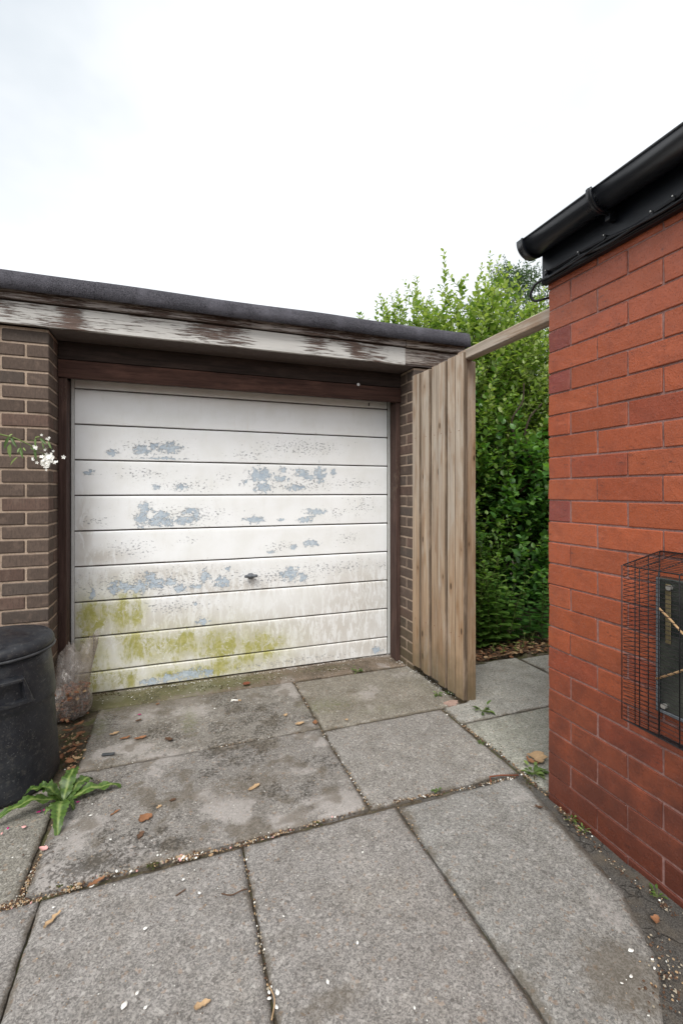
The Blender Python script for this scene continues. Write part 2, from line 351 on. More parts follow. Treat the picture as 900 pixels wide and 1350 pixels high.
M = dict(
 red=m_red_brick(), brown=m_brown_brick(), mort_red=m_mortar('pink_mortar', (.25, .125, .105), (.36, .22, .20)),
 mort_sand=m_mortar('sand_mortar', (.33, .25, .19), (.46, .36, .28)), door=m_door(), slab=m_slab(), soil=m_soil(), tarmac=m_tarmac(),
 fence=m_fence(), fence_edge=m_stain('shaded_board_edge', (.075, .052, .034), (.24, .18, .13), 'z'), beam=m_fence('beam_timber', .75, 1), post=m_fence('post_timber', .12),
 lint_top=m_stain('dark_stained_board', (.020, .014, .012), (.046, .031, .026)),
 lint=m_stain('brown_stained_board', (.038, .018, .014), (.088, .044, .033)),
 frame=m_stain('door_frame_paint', (.040, .022, .018), (.085, .050, .040), 'z', .62, .5, (.16, .115, .085)),
 fasc=m_stain('flaking_white_board', (.085, .058, .048), (.17, .12, .10), 'x', .44, .95, (.56, .545, .52)),
 fasc_up=m_stain('worn_upper_board', (.050, .032, .027), (.11, .075, .062), 'x', .48, .4, (.40, .36, .34)),
 fasc_old=m_stain('weathered_end_board', (.075, .05, .042), (.17, .125, .10), 'x', .47, .5, (.48, .43, .39)),
 soffit=m_plain('soffit_paint', (.105, .085, .078), .8, .2, .3),
 felt=m_felt(), pvc=m_plain('black_gutter_plastic', (.007, .0085, .012), .30, .5, .10, sc=4, bumpd=.0001),
 gloss=m_plain('black_gloss_paint', (.0035, .005, .009), .36, .4, .15, sc=9, bumpd=.0001), cable=m_plain('cable_rubber', (.008, .009, .012), .45, .4, .3),
 bin=m_bin(), wire=m_plain('rusty_dark_wire', (.018, .015, .017), .55, .5, .5, metal=.3), steel=m_plain('screw_steel', (.45, .44, .42), .4, .5, .4, metal=.8),
 handle=m_plain('handle_metal', (.115, .125, .14), .5, .4, .5, metal=.3, sc=60), strip=m_plain('reflection_tint', (.10, .08, .04), .7, .3, .5, sc=30),
 stick=m_plain('bamboo_stick', (.42, .27, .14), .6, .3, .5, sc=60),
 white=m_plain('petal_white', (.80, .79, .74), .6, .2, .1), chip=m_plain('paint_chip', (.70, .69, .64), .7, .2, .4, sc=60),
 tan=m_plain('dry_leaf_tan', (.36, .245, .14), .75, .2, .5, sc=50), dry=m_plain('dry_leaf_brown', (.21, .10, .05), .75, .2, .6, sc=50),
 dryd=m_plain('dry_leaf_dark', (.09, .05, .03), .8, .2, .6, sc=50), pink=m_plain('petal_pink', (.42, .02, .16), .6, .2, .3), palepink=m_plain('petal_pale_pink', (.62, .33, .31), .6, .2, .3),
 binrim=m_plain('worn_highlit_rim_plastic', (.030, .031, .034), .45, .4, .8, sc=30),
 trim=m_plain('edge_paint', (.60, .60, .58), .5, .35, .2, sc=40),
 dirtm=m_plain('dark_humus', (.06, .045, .025), .95, .1, .9, sc=90),
 moss=m_plain('moss', (.045, .055, .015), .95, .1, .9, sc=90, bumpd=.004), bark=m_plain('branch_bark', (.045, .034, .024), .9, .15, .6, sc=60, bumpd=.003),
 stem=m_plain('green_stem', (.10, .13, .04), .7, .2, .4), slate=m_plain('slate_chip', (.05, .055, .06), .7, .3, .3), rust=m_plain('rusty_iron', (.16, .055, .03), .85, .2, .6, sc=80),
 mulch=m_plain('bark_mulch', (.22, .10, .055), .85, .2, .9, sc=70, bumpd=.003), grit=m_plain('grit', (.30, .26, .20), .9, .2, .6, sc=80),
 patch=m_plain('pink_mortar_patch', (.33, .23, .19), .95, .15, .6, sc=40, bumpd=.003), tiles=m_plain('roof_tile', (.06, .06, .065), .8, .3, .4),
)
M['leaf_b'] = m_leaf('bright_leaf', (.05, .11, .016), (.150, .24, .050), (.38, .45, .17), .36)
M['leaf_m'] = m_leaf('mid_leaf', (.045, .105, .022), (.115, .225, .045), (.26, .38, .10), .34)
M['leaf_d'] = m_leaf('dark_leaf', (.030, .085, .024), (.080, .20, .048), (.19, .35, .09), .34, .34)
M['leaf_v'] = m_leaf('pale_leaf', (.06, .11, .025), (.22, .28, .08), (.52, .54, .28), .28)
M['leaf_w'] = m_leaf('weed_leaf', (.030, .062, .012), (.072, .132, .024), (.20, .26, .08), .12)
M['leaf_blue'] = m_leaf('blue_green_leaf', (.05, .09, .055), (.09, .15, .09), (.16, .23, .14), .2)

# ================================================================ setting: ground
def xform_attr(me, cols):
    at = me.color_attributes.new('wear', 'FLOAT_COLOR', 'POINT'); at.data.foreach_set('color', np.asarray(cols, 'f').ravel())
gme = py('ground', [(-900, -900, -.06), (900, -900, -.06), (900, 900, -.06), (-900, 900, -.06)], [(0, 1, 2, 3)])
tag(link('ground', gme, M['soil']), kind='structure')
def soil_grid(name, x0, x1, y0, y1, z, amp, m, step=.03, parent=None):
    nx = int((x1-x0)/step)+1; ny = int((y1-y0)/step)+1
    V = [(x0+(x1-x0)*i/(nx-1), y0+(y1-y0)*j/(ny-1), 0) for j in range(ny) for i in range(nx)]
    V = [(x, y, z+amp*mnoise.fractal((x*9, y*9, 3), 1, 2, 4)) for x, y, _ in V]
    Fc = [(j*nx+i, j*nx+i+1, (j+1)*nx+i+1, (j+1)*nx+i) for j in range(ny-1) for i in range(nx-1)]
    return link(name, py(name, V, Fc, True), m, parent)
pave = tag(soil_grid('pavement', -2.3, 1.47, -1.2, 3.22, -.016, .006, M['soil'], .04), kind='structure')
pave2 = soil_grid('joint_bed', 1.46, 3.3, 1.5, 2.86, -.018, .005, M['soil'], .05, pave)
pave2['kind'] = 'stuff'
bed = tag(soil_grid('planting_bed', 1.95, 7.5, 2.80, 8.5, -.01, .05, M['soil'], .08), kind='structure')
tarm = tag(soil_grid('tarmac_strip', .95, 1.452, -1.2, 1.66, -.006, .006, M['tarmac'], .02), kind='structure')

def blob_fields(X, Y, table):
    """smooth wear masks from soft ellipses; rows (channel, x, y, rx, ry, strength)"""
    out_ = np.zeros(X.shape+(4,))
    for ch, cx, cy, rx, ry, s in table:
        q = ((X-cx)/rx)**2+((Y-cy)/ry)**2
        out_[..., ch] = np.maximum(out_[..., ch], s*np.exp(-q*.7))
    return out_
def ground_blob(ch, px, py_, rx, ry, s):
    x, y = gpt(px, py_); d = FPX*CAM_H/(py_-648)
    return (ch, x, y, rx*d/FPX, ry*d*d/FPX/CAM_H, s)
GB = [ground_blob(*a) for a in [
 (3, 200, 925, 120, 14, .9), (3, 300, 905, 120, 10, .8), (3, 420, 885, 100, 8, .8), (0, 260, 908, 120, 7, .55), (0, 400, 888, 90, 5, .45), (3, 180, 965, 80, 22, .5), (3, 320, 930, 60, 14, .45), (3, 560, 1230, 90, 60, .3), (3, 220, 1270, 120, 60, .28), (2, 600, 1150, 60, 30, .35), (2, 140, 1210, 80, 25, .3), (2, 460, 1180, 60, 30, .3), (3, 470, 930, 60, 12, .5),
 (0, 120, 1145, 80, 28, .95), (0, 60, 1130, 30, 30, .8), (0, 220, 1115, 50, 14, .9), (0, 250, 1090, 60, 20, .5), (0, 200, 1110, 120, 30, .5), (0, 330, 1100, 60, 14, .45), (0, 215, 955, 30, 10, .6),
 (0, 370, 1200, 40, 20, .2), (0, 640, 900, 30, 8, .35), (0, 555, 915, 20, 8, .5), (0, 760, 1100, 40, 20, .25),
 (3, 330, 1035, 80, 26, .65), (3, 300, 985, 90, 14, .45), (3, 440, 1320, 60, 22, .75), (3, 370, 1235, 40, 20, .4), (3, 820, 1290, 60, 60, .9), (3, 700, 1290, 30, 50, .5), (3, 500, 870, 60, 8, .6),
 (3, 400, 905, 60, 12, .5), (3, 250, 985, 40, 10, .5), (3, 660, 1050, 60, 10, .3), (3, 700, 1080, 40, 25, .35),
 (1, 160, 920, 90, 16, .9), (1, 250, 905, 120, 12, .9), (1, 330, 895, 60, 8, .6), (1, 430, 930, 50, 14, .55), (1, 430, 880, 60, 6, .5), (1, 130, 960, 20, 20, .6), (1, 250, 950, 14, 24, .6), (1, 560, 905, 30, 16, .4),
 (1, 660, 960, 40, 14, .35), (1, 500, 935, 60, 8, .45),
 (2, 440, 1055, 60, 12, .8), (2, 400, 1075, 60, 8, .7), (2, 210, 1000, 40, 14, .8), (2, 120, 1090, 60, 20, .6), (2, 160, 1130, 70, 24, .6), (2, 255, 940, 24, 10, .9), (2, 160, 955, 50, 12, .5), (2, 340, 940, 60, 12, .4),
 (2, 520, 915, 60, 10, .45), (2, 310, 1060, 120, 30, .25), (2, 440, 885, 70, 6, .4), (2, 690, 1050, 40, 14, .6), (2, 620, 1060, 60, 14, .3), (2, 800, 1200, 25, 40, .6)]]
def slab(x0, x1, y0, y1, z=0, col=(.235, .222, .205), name='paving_slab', step=.016, tilt=(0, 0), parent=pave, rough=.5, th=.045, worn=.25):
    fx0 = x0 if callable(x0) else (lambda y, c=x0: c); fx1 = x1 if callable(x1) else (lambda y, c=x1: c)
    w_ = fx1(y0)-fx0(y0); nx = max(8, int(w_/step)); ny = max(8, int((y1-y0)/step))
    sd_ = random.random()*100; V = []; ED = []; n_ = nx+1
    def wob(t, k): return .0035*mnoise.noise((t*14, k*7+sd_, 0))+.0025*mnoise.noise((t*50, k*7+sd_, 5))
    for j in range(ny+1):
        v = j/ny; Y = y0+(y1-y0)*v
        for i in range(nx+1):
            u = i/nx; X = fx0(Y)*(1-u)+fx1(Y)*u
            ex = min(u, 1-u)*w_; ey = min(v, 1-v)*(y1-y0); e = min(ex, ey)
            xx = X+(wob(Y, 1) if u < .5 else -wob(Y, 2))*max(0, 1-ex/.03); yy = Y+(wob(X, 3) if v < .5 else -wob(X, 4))*max(0, 1-ey/.03)
            zz = z+tilt[0]*(u-.5)+tilt[1]*(v-.5)+.0016*mnoise.noise((X*6, Y*6, sd_))
            if e < 1e-6: zz -= .006+.004*abs(mnoise.noise((X*40, Y*40, sd_)))
            elif e < .02: zz -= max(0, .004*mnoise.noise((X*30, Y*30, sd_)))*rough
            V.append((xx, yy, zz)); ED.append(e)
    Fc = [(j*n_+i, j*n_+i+1, (j+1)*n_+i+1, (j+1)*n_+i) for j in range(ny) for i in range(nx)]
    ring = [i for i in range(nx+1)]+[j*n_+nx for j in range(1, ny+1)]+[ny*n_+i for i in range(nx-1, -1, -1)]+[j*n_ for j in range(ny-1, 0, -1)]
    b0 = len(V)
    for r in ring: V.append((V[r][0], V[r][1], z-th))
    for k in range(len(ring)):
        k2 = (k+1) % len(ring); Fc.append((ring[k2], ring[k], b0+k, b0+k2))
    me = py(name, V, Fc, False); A_ = np.array(V); at_ = blob_fields(A_[:, 0], A_[:, 1], GB)
    if len(ED) < len(V): ED += [0]*(len(V)-len(ED))
    E_ = np.exp(-np.array(ED)/.016); NZ = np.array([mnoise.fractal((v[0]*9, v[1]*9, 1.7), 1, 2, 4) for v in V]); NY = np.array([mnoise.fractal((v[0]*5+9, v[1]*5, 4.7), 1, 2, 4) for v in V])
    at_[:, 3] = np.maximum(at_[:, 3], np.clip(E_*(.75+NZ), 0, 1)); at_[:, 0] = np.maximum(at_[:, 0], np.clip(E_*(.25+NY), 0, .7))
    if worn: at_[:, 2] = np.maximum(at_[:, 2], np.clip(worn*(NY*1.6+.05), 0, .8)); at_[:, 0] = np.maximum(at_[:, 0], np.clip(worn*(-NY*1.5+.12+.4*NZ), 0, .75)); at_[:, 3] = np.maximum(at_[:, 3], np.clip(worn*(NZ*1.4+.1), 0, .7))
    xform_attr(me, at_)
    sm = np.ones(len(me.polygons), bool); sm[nx*ny:] = False; me.polygons.foreach_set('use_smooth', sm)
    o = link(name, me, M['slab'], parent); o.color = (*col, 1); return o
G = .008
S1 = slab(-.64, 1.60, 2.982, 3.30, -.002, (.21, .17, .135), 'door_threshold', worn=1.)
slab(-.425, .729, 2.339, 2.97, .003, (.215, .205, .188), worn=1.)
slab(.740, 1.605, 2.320, 2.965, -.002, (.225, .212, .182), worn=.5)
slab(-.445, .722, 1.678, 2.330, .006, (.215, .206, .195), rough=1.6, worn=1.)
slab(.734, 1.454, 1.676, 2.308, 0, (.24, .232, .22))
slab(-1.12, -.466, 1.672, 2.27, -.001, (.215, .208, .185))
slab(-1.78, -1.13, 1.672, 2.27, .001, (.215, .208, .19))
for x0, x1, y0, y1 in [(-1.04, -.402, .76, 1.654), (-.396, .2195, .76, 1.653), (.2275, .8305, .76, 1.658), (-1.7, -1.05, .76, 1.65),
                       (-1.04, -.4, -.14, .75), (-.39, .22, -.14, .75), (.23, .83, -.14, .75), (-1.04, -.4, -1.05, -.15), (-.39, .22, -1.05, -.15), (.23, .83, -1.05, -.15)]:
    slab(x0, x1, y0, y1, random.uniform(-.001, .003), random.choice([(.244, .236, .228), (.232, .227, .220)]))
wedge = lambda y: float(np.interp(y, [.5, .755, .866, 1.063, 1.33, 1.5, 1.64], [1.0, 1.085, 1.225, 1.335, 1.385, 1.415, 1.425]))+.006*mnoise.noise((y*20, 0, 0))
slab(.8375, wedge, .76, 1.644, .002, (.240, .238, .230))
slab(.84, 1.1, -.14, .75, .001, (.24, .23, .215))
p1l = lambda y: 1.475 if y < 2.31 else 1.65
slab(p1l, 2.447, 2.132, 2.84, -.002, (.29, .29, .27))
slab(1.475, 2.30, 1.50, 2.115, .002, (.27, .275, .245))
slab(2.463, 3.25, 2.132, 2.80, 0, (.28, .28, .26)); slab(2.315, 3.25, 1.50, 2.115, 0, (.27, .275, .25))
# mortar patch beside the fence post
pm_ = []
for k in range(14):
    a = k/14*2*math.pi; pm_.append((1.55+.055*math.cos(a)*random.uniform(.6, 1.3), 2.35+.035*math.sin(a)*random.uniform(.6, 1.3), .001))
o = link('mortar_patch', py('mortar_patch', pm_+[(x, y, -.01) for x, y, z in pm_], [tuple(range(14))]+[(k, k+14, (k+1) % 14+14, (k+1) % 14) for k in range(14)]), M['patch'], pave)

# ================================================================ garage
gar = thing('garage', (.46, 2.86, 0), 'brown brick garage with felt roof, flaking boards and peeling white door', 'garage')
def inv(o):                      # keep world coordinates for children of an Empty
    p = o.parent; o.matrix_parent_inverse = Matrix.Translation(p.location).inverted(); return o
def gp(name, m, *a, parent=gar, **k):
    o = box(name, None, m, *a, **k); o.parent = parent
    if parent is gar or parent.parent is None: inv(o)
    return o
_bm_cache = {}
def brick_mesh(sx, sy, sz, key, m, bev=.004, jit=.0012):
    k = (round(sx, 3), round(sy, 3), round(sz, 3), key, random.randrange(4))
    if k not in _bm_cache:
        me = box_mesh('brick', 0, sx, 0, sy, 0, sz, bev=bev, jit=jit); me.materials.append(m); _bm_cache[k] = me
    return _bm_cache[k]
def brown_col():
    b = random.uniform(.86, 1.15); p = random.random()
    base = (.112, .082, .066) if p < .7 else ((.130, .085, .068) if p < .9 else (.092, .073, .062))
    return (*[x*b for x in base], 1)
BF = 2.86; ZT = 2.148; J = .010; CH = .075; Z0 = .038
def brick_at(x0, x1, y0, y1, z0, z1, parent, key, m, col, **k):
    o = link('brick', brick_mesh(x1-x0, y1-y0, z1-z0, key, m, **k), None, parent, (x0, y0, z0)); inv(o); o.color = col; return o
def garage_pier(xc, sign, xend):
    """brick pier whose opening corner is at xc; sign -1 runs to the left, +1 to the right"""
    for k in range(-1, 29):
        z0 = Z0+k*CH+J/2; z1 = z0+CH-J; z0 = max(z0, -.02); z1 = min(z1, ZT)
        if z1-z0 < .008: continue
        head = (k % 2 == 0)
        # corner brick
        L = .1025 if head else .215; D = .215 if head else .1025
        xs = [xc, xc+sign*L]
        brick_at(min(xs), max(xs), BF, BF+D, z0, z1, gar, 'g', M['brown'], brown_col())
        if not head:
            a = [xc, xc+sign*.1025]; brick_at(min(a), max(a), BF+D+J, BF+.225+.1, z0, z1, gar, 'g', M['brown'], brown_col())
        else:
            a = [xc, xc+sign*.1025]; brick_at(min(a), max(a), BF+D+J, BF+.225+.1, z0, z1, gar, 'g', M['brown'], brown_col())
        x = xc+sign*(L+J)
        while (xend-x)*sign > .03:
            x2 = x+sign*.215
            if (x2-xend)*sign > 0: x2 = xend
            brick_at(min(x, x2), max(x, x2), BF, BF+.1, z0, z1, gar, 'g', M['brown'], brown_col())
            x = x2+sign*J
garage_pier(-.65, -1, -1.55); garage_pier(1.577, 1, 1.90)
gp('wall', M['mort_sand'], -1.546, -.654, BF+.006, BF+.32, -.03, ZT, bev=0)
gp('wall', M['mort_sand'], 1.581, 1.896, BF+.006, BF+.32, -.03, ZT, bev=0)
gp('side_wall', M['mort_sand'], 1.70, 1.894, BF+.33, 7.6, -.03, ZT, bev=0)
gp('side_wall', M['mort_sand'], -1.544, -1.35, BF+.33, 7.6, -.03, ZT, bev=0)
gp('rear_wall', M['mort_sand'], -1.34, 1.69, 7.4, 7.6, -.03, ZT, bev=0)
bmw = bmesh.new()
for k in range(-1, 29):
    for s in range(20):
        y0 = BF+.12+(k % 2)*.1125+s*.225
        if y0 > 7.3: break
        bx(bmw, 1.80, 1.902, y0, y0+.215, Z0+k*CH+J/2, min(ZT, Z0+(k+1)*CH-J/2))
o = inv(link('brickwork', bm_mesh(bmw, 'brickwork'), M['brown'], gar)); o['kind'] = 'stuff'; o.color = (.128, .098, .082, 1)
# roof edge boards
gp('upper_fascia_board', M['fasc_up'], -1.75, 1.488, 2.800, 2.822, 2.274, 2.34)
gp('upper_fascia_board', M['fasc_old'], 1.492, 1.968, 2.802, 2.822, 2.272, 2.34)
gp('fascia_board', M['fasc'], -1.75, 1.492, 2.820, 2.842, 2.150, 2.266)['label'] = 'long flaking white board under the roof edge'
o = gp('fascia_board', M['fasc_old'], 1.497, 1.965, 2.836, 2.856, 2.165, 2.268); o['label'] = 'short brown weathered end board'
gp('fascia_backing', M['soffit'], -1.75, 1.96, 2.8425, 2.858, 2.155, 2.30, bev=0)
gp('soffit', M['soffit'], -.648, 1.574, 2.846, 3.20, 2.151, 2.165, bev=0)
gp('roof_deck', M['soffit'], -1.74, 1.955, 2.86, 7.62, 2.17, 2.39, bev=0)
def felt(x0, x1, dz=0, parent=gar):
    prof = [(3.2, 2.425), (2.86, 2.426), (2.805, 2.419), (2.780, 2.409), (2.767, 2.384), (2.7625, 2.362), (2.757, 2.306), (2.766, 2.3055), (2.775, 2.33), (2.80, 2.345)]
    n = max(2, int((x1-x0)/.03)); V = []; Fc = []; m = len(prof)
    for i in range(n+1):
        X = x0+(x1-x0)*i/n
        for j, (y, z) in enumerate(prof):
            wv = .004*mnoise.noise((X*3, j*.3, 2))+.0015*mnoise.noise((X*13, j, 2))
            V.append((X, y+wv-dz, z+.6*wv+.004*mnoise.noise((X*1.7, 0, 9))))
    for i in range(n):
        for j in range(m-1): Fc.append((i*m+j, (i+1)*m+j, (i+1)*m+j+1, i*m+j+1))
    Fc.append(tuple(n*m+j for j in range(m-1, -1, -1)))
    return inv(link('roofing_felt', py('roofing_felt', V, Fc, True), M['felt'], parent))
felt(-1.75, -.395); felt(-.41, 1.985, .003)
gp('roofing_felt', M['felt'], -1.76, 1.98, 3.1, 7.65, 2.392, 2.427, bev=.01)
gp('side_felt', M['felt'], 1.958, 1.985, 2.80, 7.65, 2.31, 2.424, bev=.006)
# lintel boards and door frame
o = gp('lintel_board', M['lint_top'], -.648, 1.574, 3.052, 3.08, 2.046, 2.149)
o = gp('lintel_board', M['lint'], -.648, 1.574, 3.046, 3.08, 1.938, 2.041); o['label'] = 'lower reddish brown lintel board'
gp('frame_post', M['frame'], -.649, -.607, 3.060, 3.16, 0, 1.936); gp('frame_post', M['frame'], 1.543, 1.576, 3.060, 3.16, 0, 1.936)
x_, z_ = at_y(472, 507, 3.04)
V, Fc = [], []; tube(V, Fc, [(x_, 3.047, z_), (x_, 3.036, z_)], .011, 12)
inv(link('round_bolt', py('round_bolt', V, Fc), M['steel'], gar))
# door
DY = 3.21
door = box('door', None, M['soffit'], -.62, 1.572, DY+.020, DY+.045, .004, 1.98, bev=0); door.parent = gar; inv(door)
door['label'] = 'up and over door with peeling white paint and green algae'
def door_blob(ch, px, py_, rx, ry, s=1.):
    x, z = at_y(px, py_, DY); x2, _ = at_y(px+1, py_, DY); _, z2 = at_y(px, py_+1, DY)
    return (ch, x, z, abs(x2-x)*rx, abs(z2-z)*ry, s)
FL = [(149,597,7,4),(188,593,12,6),(205,588,7,4),(223,591,13,7),(212,604,28,1.2),(118,623,7,3),(207,642,5,3.5),(238,642,8,4),(191,670,7,8),(186,684,8,10),(212,679,10,6),
 (214,688,23,5),(244,686,16,5),(251,674,10,4),(259,679,4,8),(343,626,14,9),(347,642,12,6),(373,619,5,3),(370,631,10,4),(398,623,11,5),(409,629,8,3),(422,626,7,10),(439,623,3,5),
 (389,643,12,3.5),(321,636,5,3),(335,685,13,4),(370,685,4,2),(416,675,13,4),(403,685,9,4.5),(409,716,10,4),(387,721,5,3),(357,728,6,2),(151,775,7,8),(165,773,12,6),(184,774,9,8),
 (198,762,8,7),(207,769,12,6),(224,768,8,5),(237,776,8,6),(271,760,6,7),(293,767,9,7),(259,773,8,3),(122,783,4,6),(300,750,3,3),(268,819,8,4),(258,796,3,2),(250,889,20,6),
 (198,899,12,4),(221,894,11,5),(275,886,6,4),(382,757,12,8),(400,761,5,6),(496,857,6,4)]
SPK = [(172,723,38,14),(247,713,14,6),(188,625,36,10),(130,686,22,8),(296,628,14,8),(200,768,110,20),(440,748,70,10),(468,637,32,8),(445,676,16,8),(478,665,20,15),(459,709,18,10),
 (370,720,20,8),(380,872,110,5),(330,600,30,8),(400,590,60,12),(360,760,90,12),(504,747,8,7),(200,590,50,12),(250,640,40,10),(400,640,60,10),(230,800,60,10),(250,680,60,14)]
AL = [(122,812,22,24),(160,812,14,26),(180,806,10,20),(120,856,22,24),(172,850,16,24),(200,855,24,22),(235,850,30,20),(290,852,36,22),(340,853,34,18),(170,893,14,14),(125,896,40,18),(220,888,20,6),
 (290,880,50,12),(322,868,16,8)]
DI = [(130,820,60,30),(220,820,100,24),(330,840,120,34),(430,830,110,34),(470,800,60,24),(490,850,60,20),(400,870,140,14),(200,760,110,12),(480,770,50,24),(300,775,100,12),(130,735,40,10),(110,700,10,40)]
DB = [door_blob(0, a[0], a[1], a[2]*1.25, a[3]*1.25, .78) for a in FL]+[door_blob(1, a[0], a[1], a[2]*1.35, a[3]*1.3, .95) for a in AL]+[door_blob(2, *a, .85) for a in DI]+[door_blob(3, *a, .9) for a in SPK]
joints = [.004, .138]+[.138+.2216*k for k in range(1, 9)]+[1.975]
for k in range(len(joints)-1):
    z0, z1 = joints[k], joints[k+1]; h = z1-z0
    zs = [.0035, .0035, .0045, .008]+list(np.arange(.018, h-.018, .010))+[h-.012, h-.008, h-.005, h-.0045, h-.0045]
    ys = [.022, .008, .0015, 0]+[0]*(len(zs)-9)+[.0008, .0035, .008, .014, .022]
    X = np.arange(-.592, 1.548, .010); n = len(X); V = []
    for j, zz in enumerate(zs):
        for x in X:
            V.append((x, DY+ys[j]+.0018*mnoise.noise((x*2.5, (z0+zz)*5, 1)), z0+zz+.0012*mnoise.noise((x*4, k*3, 7))))
    Fc = [(j*n+i, j*n+i+1, (j+1)*n+i+1, (j+1)*n+i) for j in range(len(zs)-1) for i in range(n-1)]
    me = py('door_panel', V, Fc, False); A_ = np.array(V); xform_attr(me, blob_fields(A_[:, 0], A_[:, 2], DB))
    o = link('door_panel', me, M['door'], door); me.polygons.foreach_set('use_smooth', [4 <= p//(n-1) < len(zs)-6 for p in range(len(me.polygons))])
    if k <= 2: o['label'] = 'door panel stained green with algae'
    elif k == 3: o['label'] = 'door panel with large patches of peeled paint'
for x0, x1 in ((-.612, -.594), (1.549, 1.566)):
    o = box('door_edge', door, M['trim'], x0, x1, DY-.001, DY+.012, .006, 1.97)
bm = bmesh.new(); bx(bm, .455, .515, DY-.012, DY-.0005, .663, .703, bev=.006)
hz = at_y(330, 759, DY)
hb = link('handle', box_mesh('handle', hz[0]-.022, hz[0]+.022, DY-.03, DY+.002, hz[1]-.02, hz[1]+.02, bev=.01), M['handle'], door); bm.free()
link('handle_grip', box_mesh('handle_grip', hz[0]-.045, hz[0]+.045, DY-.048, DY-.028, hz[1]-.006, hz[1]+.014, bev=.006), M['handle'], door)
gp('latch', M['handle'], 1.38, 1.39, DY-.004, DY+.002, 1.925, 1.95, parent=door)

# ================================================================ house
WX, WY = 1.454, 1.49
house = thing('brick_house', (WX, WY, 0), 'red brick house wall corner with black fascia and gutter', 'house')
def hp(name, m, *a, **k): return inv(box(name, house, m, *a, **k))
RC = .0869; RZ = .018; RJ = .0062; HT = 2.133
def red_col(k, plum=False):
    b = random.uniform(.74, .90)
    if plum: c = (.27, .070, .056)
    else: c = random.choice([(.42, .104, .045), (.425, .107, .047), (.415, .104, .048), (.405, .099, .046), (.43, .112, .051)])
    if not plum and random.random() < .06: c = (.37, .088, .046)
    return (c[0]*b, c[1]*b, c[2]*b, 1)
rw = bmesh.new()
for k in range(-1, 25):
    z0 = max(-.03, RZ+k*RC+RJ/2); z1 = min(HT-.002, RZ+(k+1)*RC-RJ/2)
    if z1-z0 < .006: continue
    head = (k % 2 == 1)
    L = .109 if head else .230
    edges = [(WY-L, WY)]; y = WY-L-RJ
    while y > -.5:
        ln = random.uniform(.231, .238) if y < .9 else .235
        edges.append((y-ln, y)); y -= ln+RJ
    for i, (a, b) in enumerate(edges):
        plum = head and i == 0 and k in (21, 19, 13)
        D = .225 if (i == 0 and head) else .105
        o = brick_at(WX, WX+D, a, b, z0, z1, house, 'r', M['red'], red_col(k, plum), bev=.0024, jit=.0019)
        o.location.x += random.uniform(-.0012, .0012)
    # return wall, past the corner brick
    x = WX+(.225 if head else .105)+RJ
    while x < 4.2:
        bx(rw, x, x+.232, WY-.1, WY, z0, z1); x += .238
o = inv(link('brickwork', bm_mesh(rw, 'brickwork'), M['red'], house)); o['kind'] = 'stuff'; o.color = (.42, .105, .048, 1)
hp('wall', M['mort_red'], WX+.0045, 4.2, -.6, WY-.005, -.03, HT, bev=0)
hp('fascia', M['gloss'], 1.428, 1.4525, -.6, WY+.008, 2.128, 2.300, bev=.002)
hp('soffit', M['gloss'], 1.4535, 4.2, -.6, WY+.006, 2.134, 2.25, bev=.002)
hp('fascia_trim', M['gloss'], 1.420, 1.4275, -.6, WY+.004, 2.130, 2.146, bev=.002)
rv = [(1.40, -.6, 2.305), (1.40, 1.52, 2.305), (4.3, 1.52, 2.62), (4.3, -.6, 2.62)]
inv(link('roof', py('roof', rv+[(x, y, z-.03) for x, y, z in rv], [(0, 3, 2, 1), (4, 5, 6, 7), (0, 1, 5, 4), (1, 2, 6, 5), (2, 3, 7, 6), (3, 0, 4, 7)]), M['tiles'], house))
# half-round gutter
GX, GZ, GR = 1.371, 2.288, .056
def gut(name, y0, y1, r, th=.004, a0=180, a1=360, closed=False, m=M['pvc'], parent=house):
    V, Fc = [], []; n = 20
    for y in (y0, y1):
        for k in range(n+1):
            a = R(a0+(a1-a0)*k/n); V.append((GX+r*math.cos(a), y, GZ+r*math.sin(a)))
        for k in range(n, -1, -1):
            a = R(a0+(a1-a0)*k/n); V.append((GX+(r-th)*math.cos(a), y, GZ+(r-th)*math.sin(a)))
    q = 2*(n+1)
    for k in range(q): Fc.append((k, (k+1) % q, (k+1) % q+q, k+q))
    Fc.append(tuple(range(q-1, -1, -1))); Fc.append(tuple(range(q, 2*q)))
    if closed: Fc.append(tuple(k for k in range(n+1)))
    me = py(name, V, Fc); me.polygons.foreach_set('use_smooth', [i < n for i in range(len(me.polygons))])
    return link(name, me, m, parent)
gutter = inv(gut('gutter', -.6, 1.50, GR))
V, Fc = [], []; tube(V, Fc, [(GX-GR+.001, -.6, GZ+.001), (GX-GR+.001, 1.5, GZ+.001)], .004, 8)
link('gutter_lip', py('gutter_lip', V, Fc, True), M['pvc'], gutter)
gut('end_cap', 1.484, 1.512, GR+.006, .010, a0=176, a1=364, closed=True, parent=gutter)
gut('end_cap_rim', 1.476, 1.4835, GR+.009, .010, a0=176, a1=364, parent=gutter)
for yb in (1.165, .42, -.3):
    gut('gutter_bracket', yb-.011, yb+.011, GR+.007, .006, a0=172, a1=368, parent=gutter)
    gut('gutter_clip', yb-.004, yb+.004, GR+.011, .006, a0=174, a1=366, parent=gutter)
    box('bracket_arm', gutter, M['pvc'], 1.395, 1.4275, yb-.010, yb+.010, 2.205, 2.262)
